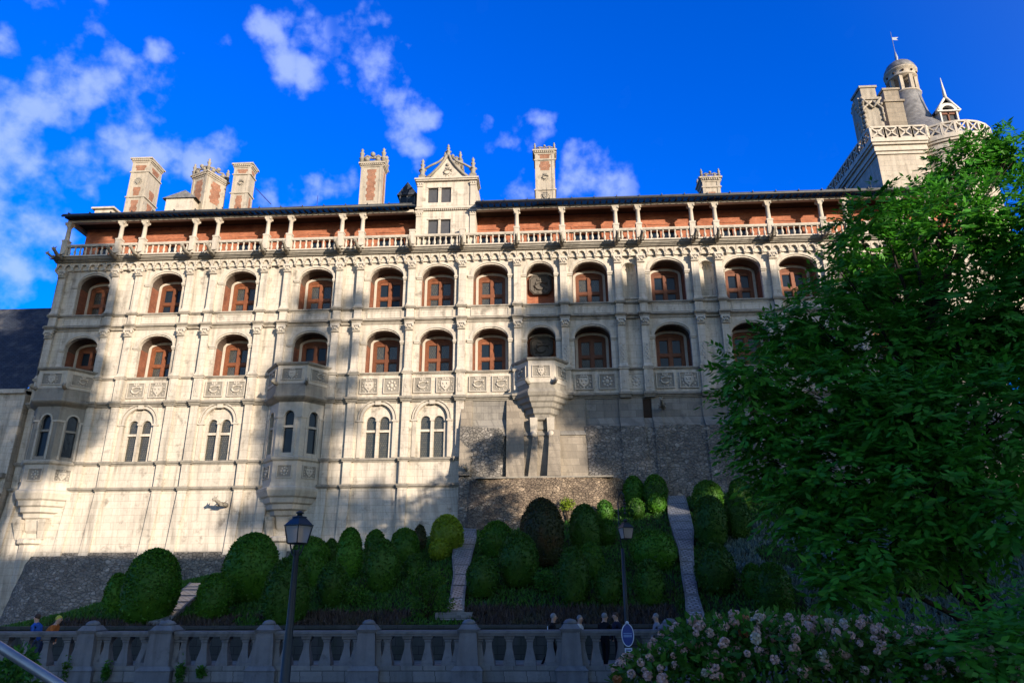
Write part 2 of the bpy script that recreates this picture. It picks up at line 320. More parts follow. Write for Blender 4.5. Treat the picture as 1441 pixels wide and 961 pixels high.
stone_dark = stone('dark_relief_stone', (.12, .105, .085), (.08, .07, .06), (.1, .1, .1), .5, coursed=False, bumpy=.5)  # darker stone for the carved octagon in the balcony bay
STAIN2 = stone('tower_ashlar', (.44, .385, .30), (.36, .31, .245), (.26, .225, .175), .9)
stack_stone = stone('stained_stack_stone', (.44, .385, .30), (.29, .25, .195), (.2, .2, .2), .7, (.08, .07, .055), coursed=False, bumpy=.5)
# ------------------------------------------------------------------ the chateau wing
CH = thing('chateau_wing', 'long cream stone castle wing with two rows of arched loggias under a brick roof gallery', 'castle')
PIL = [-35.45,-31.38,-29.6,-25.76,-24.03,-20.26,-18.56,-14.72,-13.2,-9.48,-5.83,-1.91,1.36,5.2,6.82,10.6,12.27,16.02,19.7,21.4,25.2,27.0]
ARCH = [(-33.05,1.2),(-27.6,1.23),(-22.1,1.23),(-16.48,1.25),(-11.33,1.23),(-7.6,1.2),(-3.83,1.26),(-.3,1.0),(3.22,1.25),(8.66,1.23),(13.92,1.27),(17.75,1.32),(23.3,1.27)]
XL, XR = -35.95, 30.0
VAULT = stone('shaded_vault_stone', (.115, .080, .058), (.075, .052, .038), (.1, .1, .1), .5, coursed=False)  # brown vault stone, made darker still to paint in the recess shade
WY = .25; DEP = 1.2
ZF, ZS2, ZC2, ZT1, ZS1, ZC1 = 24.12, 20.62, 19.68, 19.4, 15.82, 14.05
def arch_wall(mb, x0, x1, z0, z1, y, xa, xb, zs, zp, rise, depth, n=14, back=False, sides=True):
    """wall panel with an arched opening and its reveals; xa..xb opening, zs sill, zp springing"""
    q = mb.quad
    if zs > z0: q((x0,y,z0),(x1,y,z0),(x1,y,zs),(x0,y,zs))
    if xa > x0: q((x0,y,zs),(xa,y,zs),(xa,y,zp),(x0,y,zp)); q((x0,y,zp),(xa,y,zp),(xa,y,z1),(x0,y,z1))
    if xb < x1: q((xb,y,zs),(x1,y,zs),(x1,y,zp),(xb,y,zp)); q((xb,y,zp),(x1,y,zp),(x1,y,z1),(xb,y,z1))
    c = (xa+xb)/2; a = (xb-xa)/2
    P = [(c-a*math.cos(math.pi*i/n), zp+rise*math.sin(math.pi*i/n)**.9) for i in range(n+1)]
    for (xa_, za), (xb_, zb) in zip(P, P[1:]):
        q((xa_,y,za),(xb_,y,zb),(xb_,y,z1),(xa_,y,z1))
        mb.add([(xa_,y,za),(xb_,y,zb),(xb_,y+depth,zb),(xa_,y+depth,za)], [(0,1,2,3)], True)
    if sides:
        q((xa,y,zs),(xa,y+depth,zs),(xa,y+depth,zp),(xa,y,zp)); q((xb,y,zs),(xb,y+depth,zs),(xb,y+depth,zp),(xb,y,zp))
        q((xa,y,zs),(xb,y,zs),(xb,y+depth,zs),(xa,y+depth,zs))
    return P
def arch_fill(mb, xa, xb, zs, zp, rise, y, n=14):
    c = (xa+xb)/2; a = (xb-xa)/2
    P = [(c-a*math.cos(math.pi*i/n), zp+rise*math.sin(math.pi*i/n)**.9) for i in range(n+1)]
    mb.add([(x,y,z) for x, z in [(xa,zs)]+P+[(xb,zs)]], [tuple(range(n+3))])
def arch_ring(mb, c, a0, r0, a1, r1, zp, y0, y1, n=16):
    o = [(c-a1*math.cos(math.pi*i/n), zp+r1*math.sin(math.pi*i/n)**.9) for i in range(n+1)]
    k = [(c-a0*math.cos(math.pi*i/n), zp+r0*math.sin(math.pi*i/n)**.9) for i in range(n+1)]
    for i in range(n):
        for pa, pb in ((o[i], o[i+1]), (k[i], k[i+1])): mb.add([(pa[0],y0,pa[1]),(pb[0],y0,pb[1]),(pb[0],y1,pb[1]),(pa[0],y1,pa[1])], [(0,1,2,3)], True)
        mb.quad((o[i][0],y0,o[i][1]),(o[i+1][0],y0,o[i+1][1]),(k[i+1][0],y0,k[i+1][1]),(k[i][0],y0,k[i][1]))

# shared meshes for a loggia bay (origin: middle of the sill on the wall face)
def loggia_window():
    f = MB(); a = .975
    # frame: posts, mullion, transom, head
    for x0, x1 in ((-a, -a+.2), (a-.2, a), (-.12, .12)): f.box(x0, x1, -.06 if x0 != -.12 else -.08, .14, -.6, 2.5)
    f.box(-a+.2, -.12, -.065, .14, 1.14, 1.38); f.box(.12, a-.2, -.065, .14, 1.14, 1.38)
    arch_ring(f, 0, a-.2, .14, a, .3, 2.5, -.06, .14); arch_fill(f, -a+.19, a-.19, 2.38, 2.5, .15, .0)
    for sx in (-1, 1):
        for z0, z1 in ((.1, 1.14), (1.38, 2.4)):
            x0, x1 = (.12, a-.2) if sx > 0 else (-a+.2, -.12)
            f.box(x0+.002, x0+.05, -.01, .1, z0, z1); f.box(x1-.05, x1-.002, -.01, .1, z0, z1); f.box(x0+.05, x1-.05, -.01, .1, z1-.05, z1-.002)
    g = MB(); g.box(-a+.21, -.13, .06, .08, -.6, 1.16); g.box(.13, a-.21, .06, .08, -.6, 1.16); g.box(-a+.21, -.13, .06, .08, 1.36, 2.45); g.box(.13, a-.21, .06, .08, 1.36, 2.45)
    return f.mesh('loggia_window', WOOD), g.mesh('panes', GLASS)
LW, LG = loggia_window(); LG2 = LG.copy(); LG2.materials[0] = LEADGL
def recess_back(a):
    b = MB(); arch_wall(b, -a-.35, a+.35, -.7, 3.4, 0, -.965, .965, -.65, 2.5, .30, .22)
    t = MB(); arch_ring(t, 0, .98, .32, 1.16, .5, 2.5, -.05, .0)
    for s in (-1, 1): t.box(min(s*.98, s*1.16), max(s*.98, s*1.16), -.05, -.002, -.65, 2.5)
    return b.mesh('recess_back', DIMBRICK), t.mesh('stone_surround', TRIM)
RB = {}
def beast(mb, c, s=1.0):             # curled heraldic relief: body, neck, tail, crown
    x, y, z = c; k = []
    for i in range(15):
        t = i/14; k.append((x+s*(.34*math.cos(t*5.6+.5)*(1-.45*t)), y-.02, z+s*(.26*math.sin(t*5.6+.5)*(1-.45*t))))
    mb.tube(k, [s*(.02+.045*math.sin(math.pi*(i+1)/16)) for i in range(15)], 5)
    mb.blob((x+s*.3, y-.03, z+s*.2), .075*s); mb.box(x-s*.17, x+s*.17, y-.05, y, z+s*.33, z+s*.385)
    for q in (-.13, 0, .13): mb.frust(x+s*q, y-.025, z+s*.385, z+s*.49, s*.09, .04, s*.03, .03)
    for j in range(9):
        a = j*.7+.2; mb.blob((x+s*.34*math.cos(a), y-.01, z-s*.02+s*.33*math.sin(a)), s*.045, 0, (1,.6,1))
def monogram(mb, c, s=1.0):
    x, y, z = c
    mb.slab([(x-s*.28,z+s*.28),(x+s*.28,z+s*.28),(x+s*.28,z-s*.05),(x,z-s*.36),(x-s*.28,z-s*.05)], y-.05, y)
    for q in (-.12, .12, 0): mb.blob((x+s*q, y-.06, z+s*(.1 if q else -.12)), .06*s, 0)
    mb.box(x-s*.2, x+s*.2, y-.05, y, z+s*.33, z+s*.40)
    for q in (-.16, 0, .16): mb.frust(x+s*q, y-.025, z+s*.4, z+s*.5, s*.08, .04, s*.02, .03)
    for j in range(12):
        a = j*.52; mb.blob((x+s*.42*math.cos(a), y-.01, z+s*.40*math.sin(a)), s*.05, 0, (1,.6,1))
def panel(kind, hw=.62, hh=.55):     # carved panel with raised rim
    b = MB(); r = .06
    b.cur = 1; b.box(-hw, hw, -.005, .03, -hh, hh); b.cur = 0  # dark back plate puts the shade behind the relief into the colour
    for x0, x1, z0, z1 in ((-hw,hw,hh-r,hh),(-hw,hw,-hh,-hh+r),(-hw,-hw+r,-hh+r,hh-r),(hw-r,hw,-hh+r,hh-r)): b.box(x0, x1, -.06, -.006, z0, z1)
    s = hh/.50
    if kind == 0: beast(b, (0, -.008, -.02), s)
    elif kind == 1: monogram(b, (0, -.008, -.02), s)
    else:
        b.blob((0,-.01,0), .12*s, 1, (1,.5,1.2))
        for j in range(8): a = j*.785; b.blob((.24*s*math.cos(a), -.01, .27*s*math.sin(a)), .085*s, 0, (1,.5,1))
    return b.mesh('carved_panel', [TRIM, WEATH])
PAN = [panel(0), panel(1), panel(2, .56, .55)]
def lozenge():
    b = MB(); b.box(-.17,.17,-.03,.0,-.48,.48); b.slab([(0,.22),(.11,0),(0,-.22),(-.11,0)], -.06, -.03); b.blob((0,-.05,0), .05); return b.mesh('lozenge', TRIM)
LOZ = lozenge()
def capital(w=.5, h=.5):
    b = MB(); b.frust(0, -.06, 0, .30, w*.9, .16, w*1.16, .24); b.box(-w*.62, w*.62, -.2, .06, .36, h)
    for s in (-1, 1):
        b.blob((s*w*.5, -.17, .27), .1); b.blob((s*w*.25, -.16, .12), .085); b.blob((s*w*.12, -.17, .27), .06, 0)
    b.blob((0, -.18, .16), .085); b.box(-w*.55, w*.55, -.12, .06, -.05, 0); return b.mesh('capital', TRIM)
CAP = capital()
def pil_mesh(z0, z1, w=.5, base=True):
    b = MB(); b.box(-w/2, w/2, 0, WY+.01, z0, z1)
    if base: b.box(-w*.62, w*.62, -.10, WY, z0, z0+.1); b.frust(0, .05, z0+.1, z0+.3, w*1.2, .26, w*1.02, .12)
    return b.mesh('pilaster', STONE)
PM2 = pil_mesh(ZS2, 23.55); PM1 = pil_mesh(ZS1, ZT1-.55)
def pil_rel():
    b = MB(); b.box(-.15,.15,-.02,.0,0,1.15)
    for j in range(7): b.blob((.05*(-1)**j, -.03, .1+.16*j), .06, 0, (1,.6,1.1))
    return b.mesh('pilaster_relief', TRIM)
PREL = pil_rel()

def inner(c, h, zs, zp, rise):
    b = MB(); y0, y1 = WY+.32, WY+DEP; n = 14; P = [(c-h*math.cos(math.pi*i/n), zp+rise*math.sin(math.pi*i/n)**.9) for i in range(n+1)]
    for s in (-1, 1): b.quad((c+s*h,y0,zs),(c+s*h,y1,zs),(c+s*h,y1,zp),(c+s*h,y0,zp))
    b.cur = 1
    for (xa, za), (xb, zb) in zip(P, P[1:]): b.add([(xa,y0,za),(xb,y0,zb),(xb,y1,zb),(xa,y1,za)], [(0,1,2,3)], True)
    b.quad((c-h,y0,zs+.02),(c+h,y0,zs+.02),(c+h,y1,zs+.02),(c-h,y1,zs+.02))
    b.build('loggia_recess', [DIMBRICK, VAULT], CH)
# tier walls, span by span
up, lo, bd, pp = MB(), MB(), MB(), MB()
ends = [XL]+PIL+[XR]
spans = list(zip(ends, ends[1:])); niche_at = []
for a, b in spans:
    arc = [(c, h) for c, h in ARCH if a < c < b]
    if arc:
        c, h = arc[0]
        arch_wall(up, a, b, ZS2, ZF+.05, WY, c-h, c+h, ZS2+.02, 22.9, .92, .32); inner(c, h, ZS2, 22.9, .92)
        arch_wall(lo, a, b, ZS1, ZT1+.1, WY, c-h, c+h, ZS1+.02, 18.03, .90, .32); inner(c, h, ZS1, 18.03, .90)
    else:
        nich = (b-a) < 1.9 and a > 4
        y = WY+.1 if (b-a) < 2 else WY
        if nich:
            niche_at.append((a, b))
            arch_wall(up, a, b, ZS2, ZF+.05, y, (a+b)/2-.5, (a+b)/2+.5, ZS2+.35, 23.15, .5, .04)
        else: up.quad((a,y,ZS2),(b,y,ZS2),(b,y,ZF+.05),(a,y,ZF+.05))
        lo.quad((a,y,ZS1),(b,y,ZS1),(b,y,ZT1+.1),(a,y,ZT1+.1))
    bd.quad((a,WY,ZC2-.02),(b,WY,ZC2-.02),(b,WY,ZS2),(a,WY,ZS2)); pp.quad((a,WY,ZC1-.02),(b,WY,ZC1-.02),(b,WY,ZS1),(a,WY,ZS1))
up.quad((XL,WY,ZS2),(XL,12,ZS2),(XL,12,ZF),(XL,WY,ZF)); lo.quad((XL,WY,5),(XL,12,5),(XL,12,ZS2),(XL,WY,ZS2))
up.build('upper_storey_wall', STONE, CH); lo.build('middle_storey_wall', STONE, CH); bd.build('frieze_band', STONE, CH); pp.build('parapet_wall', STONE, CH)
# arch mouldings, imposts
for zs, zp, rise in ((ZS2, 22.9, .92), (ZS1, 18.03, .90)):
    for i, (c, h) in enumerate(ARCH):
        
        m_ = MB(); arch_ring(m_, c, h+.002, rise+.002, h+.17, rise+.17, zp+.10, WY-.07, WY-.002); arch_ring(m_, c, h+.18, rise+.18, h+.24, rise+.24, zp+.10, WY-.035, WY-.002)
        for s in (-1, 1): m_.box(min(c+s*(h-.04), c+s*(h+.36)), max(c+s*(h-.04), c+s*(h+.36)), WY-.12, WY+.3, zp-.06, zp+.09); m_.box(min(c+s*(h-.02), c+s*(h+.34)), max(c+s*(h-.02), c+s*(h+.34)), WY-.07, WY+.28, zp-.16, zp-.062)
        m_.build('arch_moulding', TRIM, CH)
        k = round(h, 2)
        if k not in RB: RB[k] = recess_back(h)
        bk = put('recess_back', RB[k][0], CH, (c, WY+DEP, zs)); put('stone_surround', RB[k][1], bk)
        if i == 7:
            bk2 = MB(); arch_fill(bk2, -1.3, 1.3, -.6, 2.4, .9, .06); bk2.build('recess_back', BRICK, CH, (c, WY+DEP+.15, zs)); p = MB(); oc = [(.88,.9),(.88,-.2),(.55,-.65),(-.55,-.65),(-.88,-.2),(-.88,.9),(-.55,1.3),(.55,1.3)]
            p.slab([(x*.92, z*.8+1.75) for x, z in oc], -.10, .1); arch = [(x*.8, z*.7+1.75) for x, z in oc]; p.tube([(x,-.11,z) for x, z in arch+[arch[0]]], .05, 5)
            beast(p, (0, -.13, 1.85), 1.35); p.build('carved_relief', stone_dark, CH, (c, WY+DEP, zs)); continue
        o = put('loggia_window', LW, CH, (c, WY+DEP+.12, zs)); put('panes', LG if c > 4 or (i*7+int(zs)) % 3 == 0 else LG2, o)  # paler panes in left bays carry the sunlight on the glass as colour
# horizontal mouldings, broken forward over every pilaster
def moulding(name, z0, prof, m, ressaut=True, x0=XL, x1=XR, skip=()):
    b = MB()
    for pr, h0, h1 in prof:
        b.box(x0-pr*.6, x1, WY-pr, WY+.05, z0+h0, z0+h1)
        if ressaut:
            for p in PIL:
                if x0-.1 <= p <= x1: b.box(p-.34-pr*.3, p+.34+pr*.3, -pr*.75-.03, WY-pr-.001, z0+h0+.002, z0+h1-.002)
    return b.build(name, m, CH)
moulding('sill_moulding', ZS2-.16, [(.07,0,.08),(.15,.08,.17)], LEDGE)
moulding('string_course', ZT1, [(.06,0,.14),(.12,.15,.22),(.24,.22,.34)], LEDGE)
moulding('sill_moulding', ZS1-.14, [(.07,0,.07),(.14,.07,.15)], LEDGE)
moulding('string_course', ZC1-.34, [(.08,0,.10),(.16,.10,.2),(.28,.2,.36)], WEATH)
# pilasters, capitals, pedestals
for p in PIL:
    o = put('pilaster', PM2, CH, (p,0,0)); put('capital', CAP, o, (0,0,23.58))
    o = put('pilaster', PM1, CH, (p,0,0)); put('capital', CAP, o, (0,0,ZT1-.54))
    if -5 < p < 17 and p not in (-1.91,): put('relief', PREL, o, (0,0,ZS1+.5))
    b = MB(); b.box(-.3,.3,-.03,WY+.01,ZC1+.03,ZS1-.15); b.box(-.37,.37,-.1,WY,ZS1-.15,ZS1+.004); o = b.build('pedestal', STONE, CH, (p,0,0)); put('lozenge', LOZ, o, (0,-.035,(ZC1+ZS1)/2-.08))
    b = MB(); b.box(-.27,.27,0,WY+.01,ZC2+.06,ZS2-.17); b.build('pedestal', STONE, CH, (p,0,0))
# frieze panels between floors, carved parapet panels
k = 0
for a, b_ in spans:
    w = b_-a
    if any(a < c < b_ for c, h in ARCH):
        c = (a+b_)/2; f = MB(); hw = w/2-.62
        for x0, x1, z0, z1 in ((-hw,hw,.56,.62),(-hw,hw,0,.06),(-hw,-hw+.06,.06,.56),(hw-.06,hw,.06,.56)): f.box(x0, x1, -.05, 0, z0, z1)
        f.build('frieze_panel', TRIM, CH, (c, WY-.002, ZC2+.16))
        if c > 22 or abs(c+33.2) < .8 or abs(c+16.6) < .6 or abs(c+.3) < .5: continue
        for s in (-1, 1): put('carved_panel', PAN[(0,1,0,0,1,2)[k % 6]], CH, (c+s*.78, WY-.05, (ZC1+ZS1)/2-.04)); k += 1
    elif w < 2 and a > 4: put('carved_panel', PAN[2], CH, (c*0+(a+b_)/2, WY+.02, (ZC1+ZS1)/2-.04))
# shell niches
for a, b_ in niche_at:
    for zs, zp, hd in ((ZS2+.35, 23.15, True),):
        c = (a+b_)/2; r = .5; n = MB(); seg = 12
        ring = lambda rr, z: [(c-rr*math.cos(math.pi*i/seg), WY+.14+rr*.9*math.sin(math.pi*i/seg), z) for i in range(seg+1)]
        n.loft([ring(r, zs), ring(r, zp)], False, True, False)
        sh = MB(); secs = []
        for j in range(7):
            ph = math.pi/2*j/6
            secs.append([(c-r*math.cos(math.pi*i/seg)*math.cos(ph)*(1+.0*j), WY+.14+r*.9*math.sin(math.pi*i/seg)*math.cos(ph)+.06*(i%2), zp+r*math.sin(ph)) for i in range(seg+1)])
        sh.loft(secs, False, False, False); arch_ring(sh, c, r, r, r+.09, r+.09, zp, WY+.0, WY+.1)
        n.box(c-r-.02, c+r+.02, WY-.02, WY+.12, zs-.12, zs); o = n.build('shell_niche', STONE, CH); sh.build('shell', TRIM, o)

# corbel table of little arches, cornice and gallery floor
ct = MB(); x = XL-.1; pitch = .62
while x < XR:
    c = x+pitch/2
    arch_ring(ct, c, .2, .22, .30, .32, ZF+.2, WY-.30, WY-.1)
    ct.box(x-.07, x+.07, WY-.28, WY-.1, ZF+.02, ZF+.2); ct.frust(x, WY-.1, ZF-.10, ZF+.02, .06, .1, .14, .3, x, WY-.14)
    ct.add([(c-.3,WY-.12,ZF+.02),(c+.32,WY-.12,ZF+.02),(c+.32,WY-.12,ZF+.55),(c-.3,WY-.12,ZF+.55)], [(0,1,2,3)]); ct.quad((c-.3,WY-.12,ZF+.02),(c+.32,WY-.12,ZF+.02),(c+.32,WY,ZF+.02),(c-.3,WY,ZF+.02))
    # spandrel over the arch
    P = [(c-.3*math.cos(math.pi*i/8), ZF+.2+.32*math.sin(math.pi*i/8)) for i in range(9)]
    for (xa,za),(xb,zb) in zip(P, P[1:]): ct.quad((xa,WY-.28,za),(xb,WY-.28,zb),(xb,WY-.28,ZF+.6),(xa,WY-.28,ZF+.6))
    x += pitch
ct.build('corbel_table', TRIM, CH)
b = MB()
for pr, z0, z1 in ((.44,.60,.68),(.52,.68,.76),(.62,.76,.92)): b.box(XL-pr*.35, XR, WY-pr, 3.2, ZF+z0, ZF+z1)
b.build('cornice', WEATH, CH)
ZG = ZF+.92                                        # gallery floor
# balustrade
BY = -.33
def baluster_mesh(h, r, n=8):
    b = MB(); b.lathe([(r*.75,0),(r*.75,h*.06),(r*.45,h*.09),(r*.5,h*.14),(r,h*.33),(r*.8,h*.5),(r*.42,h*.72),(r*.4,h*.84),(r*.7,h*.9),(r*.78,h)], n=n); return b.mesh('baluster', TRIM)
BM_ = baluster_mesh(.68, .105)
def gal_col():
    p = MB(); p.box(-.2,.2,-.2,.2,0,1.34); p.box(-.23,.23,-.23,.23,1.24,1.36); p.box(-.23,.23,-.23,.23,0,.1); p.box(-.12,.12,-.215,-.2,.25,1.1)
    s = MB(); s.lathe([(.2,1.36),(.2,1.42),(.165,1.46),(.165,1.5),(.14,2.42),(.17,2.44),(.17,2.48)], n=12)
    c = MB(); c.frust(0,0,2.47,2.72,.28,.28,.44,.44); c.box(-.25,.25,-.25,.25,2.72,2.80)
    for sx in (-1,1):
        for sy in (-1,1): c.blob((sx*.19, sy*.19, 2.65), .075)
    return p.mesh('pedestal', TRIM), s.mesh('gallery_column', TRIM), c.mesh('capital', TRIM)
GP, GS, GC_ = gal_col()
def gargoyle_mesh():
    b = MB(); b.tube([(0,.1,0),(0,-.3,.02),(0,-.65,.10),(0,-.9,.22),(0,-1.05,.30),(0,-1.22,.27)], [.17,.16,.13,.11,.13,.06], 7)
    for s in (-1,1): b.tube([(s*.07,-1.0,.38),(s*.12,-.95,.55)], [.05,.01], 5); b.tube([(s*.1,-.35,-.02),(s*.2,-.5,-.1),(s*.16,-.72,-.06)], [.08,.06,.04], 5)
    b.tube([(0,-1.0,.2),(0,-1.2,.16)], [.06,.03], 5)
    for s in (-1,1): b.add([(s*.1,-.25,.1),(s*.38,-.2,.34),(s*.3,-.5,.12),(s*.1,-.6,.1)], [(0,1,2,3)])
    return b.mesh('gargoyle', WEATH)
GAR = gargoyle_mesh()
GCOL = [p for p in PIL]; DORM = (-9.45, -4.85); nb = 0; spare = MB()
for a, b_ in list(zip(PIL, PIL[1:])):
    r = MB(); r.box(a+.2, b_-.2, BY-.13, BY+.13, ZG+.80, ZG+.86); r.box(a+.2, b_-.2, BY-.16, BY+.16, ZG+.86, ZG+.97); r.box(a+.2, b_-.2, BY-.14, BY+.14, ZG, ZG+.11)
    r.box(a+.19, a+.25, BY-.1, BY+.1, ZG+.05, ZG+.84); r.box(b_-.25, b_-.19, BY-.1, BY+.1, ZG+.05, ZG+.84); sec = r.build('gallery_balustrade', TRIM, CH)
    n = max(3, round((b_-a-.4)/.42)); st = (b_-a-.4)/n
    for i in range(n):
        xx = a+.2+st*(i+.5)
        if a > -24.2 and a < 19: put('baluster', BM_, sec, (xx, BY, ZG+.115)); nb += 1
        else: spare.lathe([(.08,0),(.08,.05),(.045,.07),(.105,.24),(.045,.5),(.07,.62),(.08,.68)], n=6); k0 = 42; spare.v[-k0:] = [(v[0]+xx, v[1]+BY, v[2]+ZG+.115) for v in spare.v[-k0:]]
tag(spare.build('balusters', TRIM, CH), kind='stuff')
for p in GCOL:
    o = put('pedestal', GP, CH, (p, BY, ZG))
    if not (DORM[0]-.4 < p < DORM[1]+.4) or p in (-9.48,) and False:
        o2 = put('gallery_column', GS, CH, (p, BY, ZG)); put('capital', GC_, o2)
    put('gargoyle', GAR, CH, (p-.05, -.4, ZG-.12), rz=.12*math.sin(p*3))
put('gargoyle', GAR, CH, (XL+.05, -.3, ZG-.12), rz=-.5, sc=(.7,.7,.8))
# gallery back wall, ceiling, beam, roof
bw = MB(); doorx = [c+d for c, h in ARCH for d in (-.75, .75)]
BWY = 1.05
xs = sorted([XL+.9]+[v for c, h in ARCH for v in (c-.95, c-.12, c+.12, c+.95)]+[XR])
for a, b_ in zip(xs, xs[1:]):
    isd = any(abs((a+b_)/2-(c+s*.535)) < .02 for c, h in ARCH for s in (-1, 1))
    if isd:
        bw.quad((a,BWY,ZG+1.45),(b_,BWY,ZG+1.45),(b_,BWY,ZG+3.2),(a,BWY,ZG+3.2))
        for xx in (a, b_): bw.quad((xx,BWY,ZG),(xx,BWY+.3,ZG),(xx,BWY+.3,ZG+1.45),(xx,BWY,ZG+1.45))
        bw.quad((a,BWY,ZG+1.45),(b_,BWY,ZG+1.45),(b_,BWY+.3,ZG+1.45),(a,BWY+.3,ZG+1.45))
    else: bw.quad((a,BWY,ZG),(b_,BWY,ZG),(b_,BWY,ZG+3.2),(a,BWY,ZG+3.2))
bw.quad((XL+.9,BWY,ZG),(XL+.9,9,ZG),(XL+.9,9,ZG+3.2),(XL+.9,BWY,ZG+3.2))
bw.build('gallery_back_wall', BRICK, CH)
for c, h in ARCH:
    b = MB(); b.box(c-1.2, c+1.2, BWY-.05, BWY+.0, ZG+1.98, ZG+2.05); b.box(c-1.16, c+1.16, BWY-.03, BWY-.001, ZG+1.5, ZG+1.6)
    for s in (-1, 1): b.box(min(c+s*1.0, c+s*1.13), max(c+s*1.0, c+s*1.13), BWY-.04, BWY-.002, ZG, ZG+1.98)
    b.build('brick_window_surround', BRICK, CH)
    g = MB()
    for s in (-1, 1): g.box(min(c+s*.12, c+s*.95), max(c+s*.12, c+s*.95), BWY+.2, BWY+.25, ZG, ZG+1.45)
    g.build('gallery_window', GLASS, CH)
b = MB(); b.box(XL+.36, DORM[0], BY-.17, BY+.17, ZG+2.80, ZG+3.0); b.box(DORM[1], XR, BY-.17, BY+.17, ZG+2.80, ZG+3.0)
b.box(XL+.36, XL+.7, BY+.171, 8, ZG+2.80, ZG+3.0); b.build('gallery_beam', TRIM, CH)
b = MB(); x = XL+.45
b.box(XL+.4, XR, BY+.18, BWY+.3, ZG+3.02, ZG+3.08)
while x < XR:
    if not (DORM[0]-.1 < x < DORM[1]): b.add([(x,-1.0,ZG+2.93),(x+.1,-1.0,ZG+2.93),(x+.1,BY+.2,ZG+3.05),(x,BY+.2,ZG+3.05),(x,-1.0,ZG+2.99),(x+.1,-1.0,ZG+2.99),(x+.1,BY+.2,ZG+3.2),(x,BY+.2,ZG+3.2)], [(0,3,2,1),(4,5,6,7),(0,1,5,4),(1,2,6,5),(2,3,7,6),(3,0,4,7)])
    x += .45
b.build('eave_timbers', DARKWOOD, CH)
rf = MB(); ZE = ZG+3.03; SL = .53
for x0, x1 in ((XL+.32, DORM[0]+.05), (DORM[1]-.05, XR)):
    rf.add([(x0,-1.05,ZE),(x1,-1.05,ZE),(x1,8,ZE+9.05*SL),(x0+(4.5 if x0 < -30 else 0),8,ZE+9.05*SL),(x0,-1.05,ZE+.09),(x1,-1.05,ZE+.09),(x1,8,ZE+.09+9.05*SL),(x0+(4.5 if x0 < -30 else 0),8,ZE+.09+9.05*SL)],
           [(0,3,2,1),(4,5,6,7),(0,1,5,4),(1,2,6,5),(2,3,7,6),(3,0,4,7)])
rf.add([(DORM[0],.5,ZE+1.55*SL),(DORM[1],.5,ZE+1.55*SL),(DORM[1],8,ZE+9.05*SL),(DORM[0],8,ZE+9.05*SL)], [(0,1,2,3)])
rf.add([(XL+.32,-1.05,ZE+.08),(XL+4.82,8,ZE+.08+9.05*SL),(XL+.32,9,ZE+.08)], [(0,1,2)])
rf.build('roof', SLATE, CH)
for x0, x1 in ((XL+.28, DORM[0]-.02), (DORM[1]+.02, XR)):
    g = MB(); g.tube([(x0,-1.1,ZE+.03),(x1,-1.1,ZE+.03)], .085, 8); g.box(x0, x1, -1.08, -1.02, ZE-.02, ZE+.2)
    for i in range(int((x1-x0)/1.6)): g.box(x0+.5+1.6*i, x0+.55+1.6*i, -1.2, -1.0, ZE+.1, ZE+.25)
    g.build('gutter', DARKLEAD, CH)
for x in (-17.1, -7.9+8.2, 24.0): MB().tube([(x,.6,ZE+.7),(x,.6,ZE+2.1)], .02, 4).build('lightning_rod', IRON, CH)

# big stone dormer
D = MB(); x0, x1 = -9.32, -4.92; yf = -.12; ZD = ZG
def dwin(b, xa, xb, za, zb, y):     # frame pieces round two lights
    pass
wins = [(-8.42,-7.68,ZD-.1,27.35),(-7.5,-6.76,ZD-.1,27.35),(-8.5,-7.74,28.78,30.02),(-7.52,-6.78,28.78,30.02)]
for z0, z1, ws in ((ZG, 28.2, wins[:2]), (28.45, 30.55, wins[2:])):
    (a, b_, za, zb), (c, d, _, _) = ws; za = max(za, z0)
    D.box(x0, a, yf, 1.2, z0, z1); D.box(b_, c, yf, .2, z0, z1); D.box(d, x1, yf, 1.2, z0, z1); D.box(a, b_, yf, .8, zb, z1); D.box(c, d, yf, .8, zb, z1)
    if za > z0: D.box(a, b_, yf, .8, z0, za); D.box(c, d, yf, .8, z0, za)
D.box(x0, x1, 1.2, 6, 28.2, 30.9)
dm = D.build('dormer', STONE, CH)
for a, b_, za, zb in wins: MB().box(a, b_, yf+.14, yf+.17, max(za, ZG), zb).build('shutter', SHUT, dm)
t = MB()
for a, b_, za, zb in wins:
    t.box(a-.07, b_+.07, yf-.05, yf-.003, zb+.002, zb+.1)
t.box(x0-.06, x1+.06, yf-.16, yf-.002, 28.2, 28.32); t.box(x0-.02, x1+.02, yf-.06, yf+.5, 28.323, 28.449)
for i in range(30): t.box(x0+.1+i*.145, x0+.18+i*.145, yf-.12, yf-.003, 28.08, 28.197)
for xx in (x0+.22, x1-.22):
    for z0, z1 in ((ZG+.01, 27.6), (28.46, 30.1)): t.box(xx-.2, xx+.2, yf-.09, yf-.002, z0, z1)
    for z in (27.6, 30.12):
        t.frust(xx, yf-.06, z, z+.3, .4, .16, .54, .24)
        for s in (-1, 0, 1): t.blob((xx+s*.17, yf-.16, z+.2), .075)
    t.box(xx-.3, xx+.3, yf-.2, yf-.004, 27.91, 28.07)
t.box(x0-.12, x1+.12, yf-.2, 1.3, 30.55, 30.66); t.box(x0-.2, x1+.2, yf-.28, 1.3, 30.66, 30.78)
t.build('dormer_trim', TRIM, dm)
gb = MB(); cx = (x0+x1)/2+.0; gb.slab([(x0+.75,30.78),(x1-.75,30.78),(cx+.75,31.75),(cx+.2,32.65),(cx-.2,32.65),(cx-.75,31.75)], .05, .5); gb.build('gable', TRIM, dm)
ga = MB()
for s in (-1, 1): ga.tube([(cx+s*1.75,.0,30.82),(cx+s*1.2,0,31.28),(cx+s*.62,0,31.95),(cx+s*.26,0,32.5),(cx+s*.1,0,32.9)], [.12,.12,.11,.11,.12], 6)
